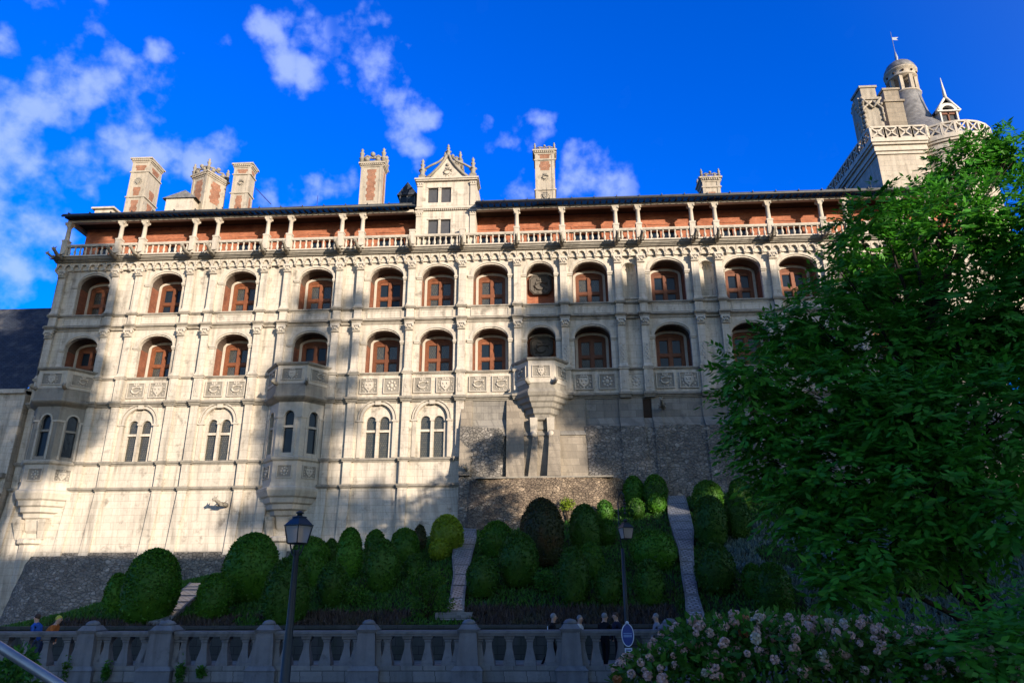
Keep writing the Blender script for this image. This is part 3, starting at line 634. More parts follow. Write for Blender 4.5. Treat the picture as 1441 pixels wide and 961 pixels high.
for s in (-1, 1): ga.tube([(cx+s*1.85,.1,31.75),(cx+s*1.3,.1,32.12),(cx+s*.7,.1,32.42),(cx+s*.3,.1,32.8)], .085, 6)
beast(ga, (cx, .03, 31.45), .95); ga.blob((cx,.03,32.1), .14)
ga.build('gable_carving', WEATH, dm)
def pinnacle(h, s=1.0):
    b = MB(); b.box(-.24*s,.24*s,-.24*s,.24*s,0,.4*h*.5); b.lathe([(.26*s,.2*h),(.3*s,.24*h),(.16*s,.28*h),(.2*s,.42*h),(.26*s,.5*h),(.14*s,.56*h),(.12*s,.66*h),(.19*s,.72*h),(.08*s,.78*h),(.13*s,.88*h),(.05*s,.95*h),(.01,h)], n=8)
    for i in range(4): b.blob((.22*s*math.cos(i*1.57), .22*s*math.sin(i*1.57), .48*h), .09*s, 0)
    return b.mesh('pinnacle', WEATH)
PIN = pinnacle(2.0, 1.0); PINS = pinnacle(1.35, .8)
for xx in (x0+.28, x1-.28): put('pinnacle', PIN, dm, (xx, .15, 30.78))
put('pinnacle', PINS, dm, (cx, .2, 32.7))
r = MB(); r.add([(x0+.5,.5,30.8),(x1-.5,.5,30.8),(cx,.5,32.5),(x0+.5,7,30.8),(x1-.5,7,30.8),(cx,7,32.5)], [(0,2,5,3),(1,4,5,2)]); r.build('dormer_roof', SLATE, dm)
# small slate roof light beside it
b = MB(); b.box(-11.2,-9.95,2.4,6,29.6,31.0); sd = b.build('slate_dormer', SLATE, CH)
b = MB(); b.add([(-11.4,2.2,30.95),(-9.75,2.2,30.95),(-10.58,2.2,32.1),(-11.4,6,30.95),(-9.75,6,30.95),(-10.58,6,32.1)], [(0,1,2),(3,5,4),(0,2,5,3),(1,4,5,2)]); b.build('dormer_roof', SLATE, sd)
b = MB()
for xx in (-11.15,-10.6,-10.02): b.box(xx-.05, xx+.05, 2.32, 2.4, 29.8, 30.95)
b.box(-11.2,-9.95,2.3,2.399,30.9,31.0); b.build('window_frame', SHUT, sd)
MB().box(-11.1,-10.02,2.38,2.397,29.8,30.9).build('pane', GLASS, sd)

# chimneys
def chimney(cx, cy, w, d, z0, z1, rz, kind, panel_rows, crown=None):
    o = thing('chimney', None, None, (cx, cy, z0)); o.parent = CH; o.rotation_euler = (0,0,rz); h = z1-z0
    return o, h
def chim(cx, cy, w, d, z0, z1, bands, bricks, crest=0, rz=0, relief=()):
    h = z1-z0; b = MB(); hw, hd = w/2, d/2
    b.box(-hw, hw, -hd, hd, 0, h-.42)
    for z in bands: b.box(-hw-.09, hw+.09, -hd-.09, hd+.09, z-.06, z+.05)
    for sx in (-1, 1):
        for y_ in (-hd-.04, hd): b.box(sx*hw-.0-(.24 if sx > 0 else 0), sx*hw+(.24 if sx < 0 else 0), y_, y_+.04, .08, h-.42)
    b.box(-hw-.06, hw+.06, -hd-.06, hd+.06, h-.42, h-.3); b.box(-hw-.2, hw+.2, -hd-.2, hd+.2, h-.14, h)
    b.box(-hw-.1, hw+.1, -hd-.1, hd+.1, h-.3, h-.14)
    n = int(w/.16)
    for i in range(n): b.box(-hw+i*w/n+.02, -hw+i*w/n+.1, -hd-.17, -hd-.101, h-.29, h-.145)
    n = int(d/.16)
    for i in range(n): b.box(hw+.101, hw+.17, -hd+i*d/n+.02, -hd+i*d/n+.1, h-.29, h-.145)
    b.box(-hw-.12, hw+.12, -hd-.12, hd+.12, -1.6, .08)
    o = b.build('chimney', stack_stone, CH, (cx, cy, z0)); o.rotation_euler = (0,0,rz)
    for (z_a, z_b, f) in bricks:
        rows = max(2, int((z_b-z_a)/.28))
        for side in (0, 1):
            p = MB(); pts = []
            for i in range(rows):
                q = f*(1 if i % 2 else .78); za, zb = z_a+(z_b-z_a)*i/rows, z_a+(z_b-z_a)*(i+1)/rows; pts += [(q, za), (q, zb)]
            half = hw if side == 0 else hd; ol = [(q*half, z) for q, z in pts]+[(-q*half, z) for q, z in reversed(pts)]
            if side == 0: p.slab(ol, -hd-.015, -hd+.01)
            else: p.slab(ol, hw-.01, hw+.015); p.v = [(y, x, z) for x, y, z in p.v]
            p.build('brick_panel', OLDBRICK, o)
    for z, k in relief:
        p = MB(); (beast if k == 0 else monogram)(p, (0, -hd-.045, z), w*.5); p.build('carved_relief', WEATH, o)
    b = MB(); b.box(-hw-.14, hw+.14, -hd-.14, hd+.14, h, h+.05)
    if crest:
        s = crest
        for sx in (-1, 1):
            for sy in (-1, 1): b.lathe([(.17*s,h+.05),(.17*s,h+.35*s),(.23*s,h+.4*s),(.12*s,h+.5*s),(.16*s,h+.75*s),(.2*s,h+.85*s),(.08*s,h+1.0*s),(.13*s,h+1.12*s),(.02,h+1.3*s)], sx*hw, sy*hd, 7)
        for sy in (-1, 1):
            b.tube([(-hw,sy*hd,h+.3*s),(-hw*.5,sy*hd,h+.62*s),(0,sy*hd,h+.4*s),(hw*.5,sy*hd,h+.62*s),(hw,sy*hd,h+.3*s)], .09*s, 5)
            b.tube([(-hw,sy*hd,h+.1*s),(hw,sy*hd,h+.1*s)], .1*s, 5)
            for xx in (-.5,0,.5): b.blob((hw*xx, sy*hd, h+(.75 if xx == 0 else .3)*s), .2*s); b.blob((hw*(xx+.2), sy*hd, h+.45*s), .12*s, 0)
        for sx in (-1, 1):
            b.tube([(sx*hw,-hd,h+.3*s),(sx*hw,-hd*.5,h+.6*s),(sx*hw,0,h+.4*s),(sx*hw,hd*.5,h+.6*s),(sx*hw,hd,h+.3*s)], .09*s, 5)
            for yy in (-.5,0,.5): b.blob((sx*hw, hd*yy, h+(.7 if yy == 0 else .3)*s), .2*s)
    b.build('chimney_crown', WEATH, o)
    return o
chim(-34.45, 5.95, 1.55, 1.85, 31.4, 37.1, [1.9, 4.35], [(.25,1.6,.4),(2.05,2.85,.4),(4.5,5.0,.6)], 0, 0, [(3.4,1)])
chim(-28.75, 6.1, 1.75, 2.0, 31.6, 35.5, [], [(1.2,3.2,.52)], .95, R(-24))
chim(-25.45, 5.5, 1.45, .95, 31.4, 36.2, [1.95, 3.75], [(.2,1.7,.4),(3.85,4.25,.6)], 0, 0, [(2.9,0)])
chim(-14.3, 5.6, 1.85, 1.15, 31.5, 35.85, [.25], [(.75,3.7,.42)], 1.1)
chim(.25, 5.5, 1.62, 1.1, 31.5, 36.45, [1.15, 4.0], [(4.15,4.75,.62),(3.0,3.85,.58)], .55, 0, [(.55,1),(2.3,0)])
chim(13.65, 5.6, 1.4, 1.5, 31.3, 33.25, [1.05], [(.3,.6,.4)], .62)
chim(-7.6, 6.5, 1.3, 1.3, 31.2, 36.2, [4.2], [(3.3,4.0,.5)], .8)
b = MB(); b.box(-31.2,-28.9,4.2,7,31.2,32.6); o = b.build('attic_gable', TRIM, CH); b = MB(); b.add([(-31.5,4.05,32.5),(-28.6,4.05,32.5),(-29.6,4.05,33.2),(-31.5,7,32.5),(-28.6,7,32.5),(-29.6,7,33.2)], [(0,1,2),(3,5,4),(0,2,5,3),(1,4,5,2)]); b.build('gable_roof', LEAD, o)
b = MB(); b.box(-36.4,-34.9,3.2,5,29.8,31.1); b.box(-36.6,-34.7,3.0,5.2,31.1,31.25); b.build('attic_gable', TRIM, CH)
MB().tube([(-24.6,6,34.4),(-21.9,3.4,31.2)], .035, 5).build('chimney_stay', IRON, CH)

# lower storey: ashlar with twin arched lights on the left, rougher stone on the right
lw = MB(); TW = [-27.85,-22.3,-11.4,-7.72]; XB = -5.75
xs = [XL]+[v for c in TW for v in (c-1.6, c+1.6)]+[XB]
for a, b_ in zip(xs, xs[1:]):
    c = (a+b_)/2
    if any(abs(c-t_) < .05 for t_ in TW): arch_wall(lw, a, b_, 8.1, ZC1-.3, WY, c-1.04, c+1.04, 9.98, 12.5, 1.12, .16)
    else: lw.quad((a,WY,8.1),(b_,WY,8.1),(b_,WY,ZC1-.3),(a,WY,ZC1-.3))
lw.build('lower_storey_wall', STONE, CH)
for c in TW:
    b = MB()
    for s in (-1, 1):
        xa, xb = (c-1.04, c) if s < 0 else (c, c+1.04); m0 = c+s*.45
        arch_wall(b, xa, xb, 9.98, 13.75, WY+.16, m0-.34, m0+.34, 9.99, 12.42, .38, .22)
        b.box(m0-.34, m0+.34, WY+.17, WY+.36, 11.72, 11.88)
    b.box(c-.09, c+.09, WY+.06, WY+.158, 9.98, 12.45); b.box(c-.14, c+.14, WY+.02, WY+.157, 12.45, 12.6)
    tw = b.build('twin_window', STONE, CH)
    g = MB(); g.box(c-.9, c+.9, WY+.34, WY+.37, 9.9, 12.9); g.build('pane', LEADGL, tw)
    h = MB(); arch_ring(h, c, 1.05, 1.13, 1.2, 1.28, 12.5, WY-.08, WY-.002); arch_ring(h, c, 1.26, 1.34, 1.34, 1.42, 12.5, WY-.12, WY-.002)
    for s in (-1, 1): h.box(min(c+s*.98,c+s*1.42), max(c+s*.98,c+s*1.42), WY-.12, WY+.15, 12.4, 12.52); h.box(min(c+s*1.06,c+s*1.3), max(c+s*1.06,c+s*1.3), WY-.06, WY-.003, 10.0, 12.39)
    h.box(c-.2, c+.2, WY-.14, WY-.004, 13.55, 13.82); h.build('hood_mould', TRIM, tw)
moulding('string_course', 9.72, [(.06,0,.1),(.14,.1,.24)], WEATH, x1=XB); moulding('string_course', 8.0, [(.08,0,.1),(.18,.1,.24)], WEATH, x1=XB)
# base wall: battered ashlar, rubble footing
bs = MB(); bs.quad((XL,-.9,-1.5),(-31,-.9,-1.5),(-31,-.45,3.6),(XL,-.45,3.6)); bs.quad((XL,-.45,3.6),(XB,-.45,3.6),(XB,WY-.02,8.1),(XL,WY-.02,8.1)); bs.quad((XL,WY-.02,8.1),(XL,-.45,3.6),(XL,12,3.6),(XL,12,8.1)); bs.build('battered_base_wall', STONE, CH)
fb = MB(); fb.quad((-31,-1.0,-1.5),(XB,-1.0,-1.5),(XB,-.5,4.1),(-31,-.5,4.1)); fb.quad((-31,-.5,4.1),(XB,-.5,4.1),(XB,-.3,4.1),(-31,-.3,4.1)); fb.quad((-31,-1.0,-1.5),(-31,-.5,4.1),(-31,0,4.1),(-31,0,-1.5)); fb.build('rubble_footing', RUBG, CH)
for p in PIL:
    if p > XB-.02: continue
    b = MB(); b.box(-.26,.26,.0,WY-.002,9.97,ZC1-.35); b.box(-.27,.27,-.02,WY-.003,8.25,9.71); b.build('wall_strip', STONE, CH, (p,0,0))
    b = MB(); b.add([(-.3,-.55,3.9),(.3,-.55,3.9),(.3,-.02,7.99),(-.3,-.02,7.99),(-.3,-.3,3.9),(.3,-.3,3.9),(.3,WY,7.99),(-.3,WY,7.99)], [(0,1,2,3),(0,3,7,4),(1,5,6,2)]); b.build('wall_strip', STONE, CH, (p,0,0))
# right-hand part of the base
rw = MB(); rw.quad((XB,WY,12.4),(XR,WY,12.4),(XR,WY,ZC1-.3),(XB,WY,ZC1-.3)); rw.quad((XB,-.30,11.2),(XR,-.30,11.2),(XR,WY,12.4),(XB,WY,12.4)); rw.quad((XB,WY,ZC1),(XB,-.3,8.0),(XB,2,8),(XB,2,ZC1))
rw.build('grey_lower_wall', GREY, CH)
rr = MB(); g = []
n = 90; rows = 14
for j in range(rows+1):
    for i in range(n+1):
        x = XB+(XR-XB)*i/n; z = -.5+(11.75+.35*noise.noise((x*.25,3,0))+.5)*j/rows
        g.append((x, (.6 if -2.72 < x < 2.52 and z > 7.5 else 0)-.32-(12.4-z)*.06+.10*noise.noise((x*.9, z*.9, 5)), z))
rr.add(g, [(j*(n+1)+i, j*(n+1)+i+1, (j+1)*(n+1)+i+1, (j+1)*(n+1)+i) for j in range(rows) for i in range(n)], True); rr.build('rubble_base', RUBG, CH)
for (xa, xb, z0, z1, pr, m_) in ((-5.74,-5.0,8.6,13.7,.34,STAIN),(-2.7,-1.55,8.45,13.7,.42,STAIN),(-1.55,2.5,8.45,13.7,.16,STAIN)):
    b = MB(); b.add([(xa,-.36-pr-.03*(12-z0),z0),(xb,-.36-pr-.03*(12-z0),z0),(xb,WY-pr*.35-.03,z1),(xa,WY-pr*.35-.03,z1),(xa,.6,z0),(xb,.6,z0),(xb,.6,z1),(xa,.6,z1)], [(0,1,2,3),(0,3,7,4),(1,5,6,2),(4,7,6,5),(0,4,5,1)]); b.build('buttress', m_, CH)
for xa, xb in ((4.75,6.3),(6.9,7.5),(10.2,11.1),(11.9,13.2),(15.3,16.7),(18.9,20.3)):
    P = [(13.7,WY-.08),(12.4,WY-.10),(11.7,-.32-.11),(5.5,-.32-.06*6.9-.15)]
    for k_, m_ in ((slice(0, 3), GREY), (slice(2, 4), RUBG)):
        b = MB(); q_ = P[k_]
        for (za, ya), (zb, yb) in zip(q_, q_[1:]):
            b.quad((xa,ya,za),(xb,ya,za),(xb,yb,zb),(xa,yb,zb))
            for x in (xa, xb): b.quad((x,ya,za),(x,ya+.3,za),(x,yb+.3,zb),(x,yb,zb))
        b.build('buttress', m_, CH)
for x0, x1 in ((6.35,6.88),(13.25,13.8)): MB().box(x0, x1, WY-.02, WY-.003, 11.9, 13.65).build('slot_shade_strip', DARKWOOD, CH)  # flat dark strips painted as the shade of slots, wall not cut
# ledge stones over the bastion
b = MB(); b.box(-4.6, 4.0, -1.4, -.3, 8.30, 8.40); b.build('ledge', WEATH, CH)
for x, z in ((-20.95,7.0),(-5.05,8.85),(7.6,12.95)): put('water_spout', GAR, CH, (x, -.1, z), rz=-.25, sc=(.9,1.05,.9))

# oriels and the bracketed balcony
def half_oct(cx, hb, hf, d, k=0): return [(cx-hb-k, WY), (cx-hf-k*.6, WY-d-k), (cx+hf+k*.6, WY-d-k), (cx+hb+k, WY)]
def ring_poly(cx, hb, hf, d, z): return [(x, y, z) for x, y in half_oct(cx, hb, hf, d)]
def oct_tower(mb, cx, secs):          # secs: (hb, hf, d, z)
    mb.loft([ring_poly(cx, hb, hf, d, z) for hb, hf, d, z in secs], True, False, False); return mb
def face_frames(cx, hb, hf, d):
    P = half_oct(cx, hb, hf, d); out = []
    for (xa, ya), (xb, yb) in zip(P, P[1:]):
        L_ = math.hypot(xb-xa, yb-ya); out.append(((xa+xb)/2, (ya+yb)/2, L_, math.atan2(yb-ya, xb-xa)))
    return out
def parapet(o, cx, z0, z1, k=1.0):
    b = MB(); oct_tower(b, cx, [(2.25*k,1.0*k,1.6*k,z0),(2.25*k,1.0*k,1.6*k,z1-.18)]); pr = b.build('parapet', TRIM, o)
    b = MB(); oct_tower(b, cx, [(q*k,r_*k,d_*k,z) for q,r_,d_,z in ((2.33,1.05,1.68,z1-.18),(2.42,1.1,1.76,z1-.08),(2.42,1.1,1.76,z1),(2.3,1.0,1.62,z1+.03))]); b.build('coping', WEATH, pr)
    for i, (fx, fy, L_, an) in enumerate(face_frames(cx, 2.25*k, 1.0*k, 1.6*k)):
        p = put('carved_panel', PANO[i % 2], pr, (fx, fy-.0, (z0+z1)/2-.08), rz=an, sc=(k,1,1))
    for s in (-1, 1): put('gargoyle', GARS, pr, (cx+s*.98*k, WY-1.55*k, z0-.02), rz=s*.4)
PANO = [panel(0, .72, .42), panel(1, .72, .42)]
def small_gar():
    b = MB(); b.tube([(0,.1,0),(0,-.25,.02),(0,-.4,.1),(0,-.55,.08)], [.14,.12,.12,.05], 6); b.blob((0,-.38,.14), .13)
    for s in (-1,1): b.tube([(s*.06,-.34,.22),(s*.1,-.3,.36)], [.04,.01], 4)
    return b.mesh('gargoyle', WEATH)
GARS = small_gar()
def oriel(cx, zg):
    o = thing('oriel', None, None, (0,0,0)); o.parent = CH
    parapet(o, cx, 14.75, 16.2)
    b = MB(); oct_tower(b, cx, [(2.0,.8,1.28,13.55),(2.3,1.0,1.62,13.75),(2.42,1.06,1.72,13.85),(2.42,1.06,1.72,13.95),(2.3,1.02,1.65,14.0),(2.2,.98,1.58,14.74)]); b.build('oriel_cornice', WEATH, o)
    # window storey: one wall panel with a light per face
    w_ = MB(); gl = MB(); tr = MB()
    for fx, fy, L_, an in face_frames(cx, 2.0, .8, 1.3):
        m_ = MB(); arch_wall(m_, -L_/2, L_/2, 9.95, 13.56, 0, -.31, .31, 10.2, 12.62, .36, .25); m_.box(-.31,.31,.05,.2,11.85,12.0)
        g = MB(); g.box(-.33,.33,.2,.23,10.15,13.05)
        k = MB(); arch_ring(k, 0, .32, .37, .42, .47, 12.62, -.05, -.002); k.box(-L_/2,-.4,-.06,-.002,12.5,12.62); k.box(.4,L_/2,-.06,-.002,12.5,12.62)
        for s in (-1,1): k.box(min(s*.4,s*.52), max(s*.4,s*.52), -.05, -.002, 10.0, 12.49)
        c_, s_ = math.cos(an), math.sin(an)
        for src, dst in ((m_, w_), (g, gl), (k, tr)):
            dst.add([(fx+x*c_-y*s_, fy+x*s_+y*c_, z) for x, y, z in src.v], src.f)
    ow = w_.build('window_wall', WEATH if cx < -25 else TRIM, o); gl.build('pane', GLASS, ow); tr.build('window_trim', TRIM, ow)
    b = MB(); oct_tower(b, cx, [(2.0,.8,1.3,8.3),(2.0,.8,1.3,9.65),(2.12,.88,1.42,9.75),(2.16,.9,1.46,9.9),(2.05,.83,1.35,9.96)]); ap = b.build('apron', TRIM, o)
    for i, (fx, fy, L_, an) in enumerate(face_frames(cx, 2.0, .8, 1.3)): put('carved_panel', PANA[(i+1) % 2], ap, (fx, fy, 9.0), rz=an)
    b = MB(); oct_tower(b, cx, [(.5,.22,.3,5.1),(.9,.4,.55,5.5),(.95,.42,.6,5.7),(1.05,.45,.68,6.2),(1.3,.55,.8,6.3),(1.35,.56,.85,6.55),(1.62,.66,1.02,6.65),(1.68,.68,1.06,6.95),(1.85,.75,1.2,7.05),(1.92,.8,1.26,7.35),(2.1,.86,1.38,7.45),(2.25,.94,1.5,7.8),(2.25,.94,1.5,7.95),(2.08,.84,1.35,8.05),(2.02,.82,1.32,8.3)]); b.build('corbel', TRIM, o)
    b = MB(); b.lathe([(.85,zg-.6),(.8,4.6),(.98,4.7),(1.0,4.9),(.85,5.0)], cx, WY-.1, 12, False)
    for s in (-1, 1): b.frust(cx+s*.75, WY-.45, 4.95, 6.2, .4, .3, .5, .9, cx+s*.85, WY-.55)
    b.build('engaged_shaft', STONE, o)
PANA = [panel(2, .5, .42), panel(1, .5, .42)]
oriel(-33.5, 0); oriel(-16.95, 3.0)
bal = thing('bracketed_balcony', None, None, (0,0,0)); bal.parent = CH; cx = -.35
parapet(bal, cx, 14.55, 16.25, .85)
b = MB(); oct_tower(b, cx, [(.62,.3,.5,11.6),(.72,.35,.6,12.1),(1.0,.46,.8,12.2),(1.05,.48,.84,12.5),(1.25,.56,.95,12.6),(1.3,.58,1.0,12.9),(1.5,.66,1.1,13.0),(1.56,.7,1.14,13.25),(1.75,.78,1.24,13.35),(1.82,.8,1.28,13.6),(2.0,.87,1.38,13.7),(2.08,.9,1.45,13.92),(2.0,.88,1.4,14.05),(1.82,.8,1.3,14.2),(1.88,.83,1.33,14.55)]); b.build('corbel', WEATH, bal)
for s in (-1, 1): b = MB(); b.frust(cx+s*.55, WY-.45, 11.2, 12.3, .42, .5, .5, .9, cx+s*.55, WY-.5); b.blob((cx+s*.55, WY-.7, 11.25), .24); b.build('scroll_bracket', TRIM, bal)
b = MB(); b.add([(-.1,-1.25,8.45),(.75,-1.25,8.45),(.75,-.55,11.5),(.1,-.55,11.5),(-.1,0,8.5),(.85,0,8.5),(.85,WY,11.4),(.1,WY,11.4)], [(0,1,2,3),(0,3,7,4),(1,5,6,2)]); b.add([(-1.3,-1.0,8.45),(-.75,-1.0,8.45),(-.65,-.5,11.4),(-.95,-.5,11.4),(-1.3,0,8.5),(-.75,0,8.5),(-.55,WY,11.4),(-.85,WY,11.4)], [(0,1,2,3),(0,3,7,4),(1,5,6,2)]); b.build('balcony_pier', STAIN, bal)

# rubble bastions against the foot of the wall
def bastion(name, label, cx, hw, top, bot, d0, d1, m, seg=40, rows=10):
    b = MB(); g = []
    for j in range(rows+1):
        t = j/rows; z = bot+(top-bot)*t; d = d1+(d0-d1)*t
        for i in range(seg+1):
            a = math.pi*i/seg; x = cx-hw*(1+.10*(1-t))*math.cos(a); y = -.2-d*math.sin(a)**.7
            q = .14*noise.noise((x*.9, z*.9, 2))+.05*noise.noise((x*3, z*3, 8)); g.append((x, y-q, z))
    b.add(g, [(j*(seg+1)+i, j*(seg+1)+i+1, (j+1)*(seg+1)+i+1, (j+1)*(seg+1)+i) for j in range(rows) for i in range(seg)], True)
    b.add([(cx, .0, top+.05)]+g[-(seg+1):], [(0, i+1, i+2) for i in range(seg)])
    return tag(b.build(name, m), label, 'bastion')
bastion('stone_bastion', 'round brown rubble bastion under the small balcony, topped by a flat ledge', -.2, 4.9, 8.3, 3.0, 1.25, 2.3, RUB)
bastion('stone_bastion', 'dark rubble talus at the left foot of the castle wall beside the walkway', -29.2, 4.2, 3.9, -1.2, .5, 3.6, RUBG)

# neighbouring wing at the far left
LWG = thing('side_wing', 'lower castle wing at the left edge with a steep slate roof', 'building')
b = MB(); b.quad((-60,-.6,-1.5),(XL,-.6,-1.5),(XL,-.3,15.0),(-60,-.3,15.0)); b.box(-60, XL, -.5, .2, 14.7, 15.0); b.quad((XL,-.6,-1.5),(XL,.4,-1.5),(XL,.4,15),(XL,-.3,15)); b.build('wall', STONE, LWG)
MB().box(-60, XL-.02, -.72, -.303, 8.9, 9.2).build('string_course', WEATH, LWG)
MB().box(-60, XL-.02, -.72, -.303, 7.7, 7.9).build('string_course', WEATH, LWG)
b = MB(); b.add([(-60,-.4,14.99),(XL+.05,-.4,14.99),(XL+.05,9,25),(-60,9,25)], [(0,1,2,3)]); b.build('roof', SLATE, LWG)
b = MB(); b.add([(XL-.02,-.38,14.9),(XL-.02,9,24.9),(XL-.02,9,14.9)], [(0,1,2)]); b.add([(XL-.02,-.38,14.9),(XL+.3,.3,14.9),(XL+.3,.3,15.6),(XL-.02,-.38,14.99)], [(0,1,2,3)]); b.build('gable_end', STONE, LWG)
b = MB(); b.box(-39.3,-37.55,-.62,-.45,10.6,12.4); o = b.build('window', TRIM, LWG); MB().box(-39.0,-37.85,-.64,-.621,10.85,12.1).build('pane', GLASS, o)

# corner tower at the right
TW_ = thing('corner_tower', 'pale stone corner tower with pierced balustrade and domed lantern behind the roof at upper right', 'tower')
arc = [(33.65+3.5*math.cos(a), 7.55+3.5*math.sin(a)) for a in [R(226+i*7) for i in range(19)]]
plan = [(27.0,14),(27.0,4.55),(30.9,4.55)]+arc+[(37.1,14)]
def off(pl, k):
    q = [(pl[0][0]-k, pl[0][1]), (pl[1][0]-k, pl[1][1]-k), (pl[2][0]+k*.2, pl[2][1]-k)]
    return q+[(33.65+(3.5+k)*(x-33.65)/3.5, 7.55+(3.5+k)*(y-7.55)/3.5) for x, y in pl[3:-1]]+[(pl[-1][0]+k, 14)]
MB().prism(plan, 20, 35.0).build('tower_wall', STAIN2, TW_)
b = MB()
for k, z0, z1 in ((.12,34.6,34.85),(.25,34.85,35.1),(.2,35.1,35.35),(.38,35.35,35.55),(.5,35.55,35.85)): b.prism(off(plan, k), z0, z1-.001)
b.build('tower_cornice', TRIM, TW_)
bal_pts = off(plan, .38)[:-1]; segs = []
for (xa, ya), (xb, yb) in zip(bal_pts, bal_pts[1:]):
    n = max(1, round(math.hypot(xb-xa, yb-ya)/1.05)) if math.hypot(xb-xa, yb-ya) > 1.2 else 1
    for i in range(n): segs.append((xa+(xb-xa)*i/n, ya+(yb-ya)*i/n, xa+(xb-xa)*(i+1)/n, ya+(yb-ya)*(i+1)/n))
merged = []; i = 0
while i < len(segs):
    s_ = segs[i]
    if math.hypot(s_[2]-s_[0], s_[3]-s_[1]) < .7 and i+1 < len(segs): merged.append((s_[0], s_[1], segs[i+1][2], segs[i+1][3])); i += 2
    else: merged.append(s_); i += 1
for xa, ya, xb, yb in merged:
    b = MB(); z0 = 35.85; L_ = math.hypot(xb-xa, yb-ya); ux, uy = (xb-xa)/L_, (yb-ya)/L_; px_, py_ = -uy*.1, ux*.1
    def bar(s0, za, s1, zb, t):
        d = Vector((s1-s0, zb-za)).normalized(); nx, nz_ = -d.y*t, d.x*t; v = []
        for o_ in (-1, 1):
            for s, z in ((s0+nx,za+nz_),(s1+nx,zb+nz_),(s1-nx,zb-nz_),(s0-nx,za-nz_)): v.append((xa+ux*s+px_*o_, ya+uy*s+py_*o_, z))
        b.add(v, [(0,1,2,3),(7,6,5,4),(0,4,5,1),(1,5,6,2),(2,6,7,3),(3,7,4,0)])
    bar(0,z0,0,z0+1.05,.09); bar(L_,z0,L_,z0+1.05,.07); bar(0,z0+1.08,L_,z0+1.08,.08); bar(0,z0+.07,L_,z0+.07,.07)
    bar(.1,z0+.15,L_-.1,z0+1.0,.055); bar(.1,z0+1.0,L_-.1,z0+.15,.055)
    b.build('pierced_balustrade', TRIM, TW_)
# stacks
for (x, y, w, z1, ornate) in ((28.0,6.6,1.5,42.3,True),(30.35,7.4,1.5,42.6,False)):
    b = MB(); b.box(x-w/2, x+w/2, y-.9, y+.9, 35.8, z1-1.2); b.frust(x, y, 35.8, 38.0, w*1.15, 2.0, w, 1.8); b.box(x-w/2-.12, x+w/2+.12, y-1.02, y+1.02, z1-1.5, z1-1.3); b.box(x-w/2+.12, x+w/2-.12, y-.8, y+.8, z1-1.2, z1-.2); b.box(x-w/2, x+w/2, y-.9, y+.9, z1-.2, z1)
    if ornate:
        for s in (-1, 1):
            b.tube([(x+s*.8,y-.95,38.6),(x+s*.75,y-1.0,39.9),(x,y-1.05,40.6)], .1, 5); b.tube([(x,y-1.05,39.9),(x+s*.8,y-1.0,40.9)], .1, 5)
        for z in range(8): b.blob((x-w/2-.12, y-.6+.25*(z % 4), 37.6+.5*z), .24, 0); b.blob((x+(-1)**z*.75, y-1, 38.8+.25*z), .14, 0); b.blob((x-w/2, y-.9, 37.8+.45*z), .2, 0)
        b.box(x-w/2-.2, x-w/2, y-.7, y+.7, 37.2, 41.2)
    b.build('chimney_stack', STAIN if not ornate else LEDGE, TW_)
rx, ry = 33.0, 9.2
b = MB(); b.lathe([(5.2,35.8),(4.6,36.6),(3.6,38.0),(2.6,39.3),(1.9,40.2),(1.55,41.2),(1.35,42.3),(1.25,43.2),(1.3,43.6)], rx, ry, 24); b.build('flared_roof', LEAD, TW_)
b = MB()
for i in range(8): a = i*math.pi/4+.2; b.cbox(rx+1.05*math.cos(a), ry+1.05*math.sin(a), 43.6, .28, .28, 1.75); arch_c = None
b.lathe([(1.3,45.3),(1.3,45.4),(1.22,45.45),(1.22,45.9),(1.4,46.0),(1.4,46.15)], rx, ry, 20); b.lathe([(1.3,43.5),(1.35,43.6),(1.2,43.75)], rx, ry, 20)
la = b.build('lantern', stack_stone, TW_)
b = MB()
for i in range(10): a = i*.628; b.blob((rx+1.23*math.cos(a), ry+1.23*math.sin(a), 45.68), .12, 0)
b.build('oculus', DARKWOOD, la)
b = MB(); b.lathe([(1.36,46.15),(1.3,46.5),(1.05,46.95),(.65,47.3),(.25,47.5),(.15,47.6)], rx, ry, 20); b.build('lantern_dome', LEAD, TW_)
b = MB(); b.lathe([(.22,47.5),(.12,47.8),(.16,48.0),(.08,48.5),(.03,48.7),(.02,51.0)], rx, ry, 8); b.add([(rx,ry,50.05),(rx+.5,ry,50.0),(rx+.4,ry,50.18),(rx+.6,ry,50.35),(rx,ry,50.35)], [(0,1,2,3,4)]); b.build('weather_vane', PIPE, TW_)
b = MB(); tx, ty = 34.75, 6.6; b.box(tx-.75, tx-.62, ty, ty+2, 37.8, 40.2); b.box(tx+.62, tx+.75, ty, ty+2, 37.8, 40.2); arch_ring(b, tx, .5, .5, .75, .75, 40.1, ty-.05, ty+.3)
b.box(tx-.95,tx+.95,ty-.1,ty+.3,40.0,40.12)
for s in (-1, 1): b.tube([(tx+s*1.0,ty,40.1),(tx,ty,41.5)], .11, 5)
b.tube([(tx,ty,41.3),(tx,ty,42.1),(tx,ty,43.5)], [.16,.12,.02], 6); td = b.build('tower_dormer', PALEST, TW_)
b = MB(); b.add([(tx-.95,ty,40.1),(tx+.95,ty,40.1),(tx,ty+.05,41.4),(tx-.95,ty+2.6,40.1),(tx+.95,ty+2.6,40.1),(tx,ty+2.6,41.4)], [(0,2,5,3),(1,4,5,2)]); b.box(tx-.7, tx+.7, ty+.3, ty+2, 37.8, 40.1); b.build('dormer_roof', SLATE, td)
b = MB(); b.box(tx-.06, tx+.06, ty+.1, ty+.25, 38.0, 40.05); b.box(tx-.62, tx+.62, ty+.1, ty+.2, 39.8, 40.05); b.build('window_frame', WOOD, td)
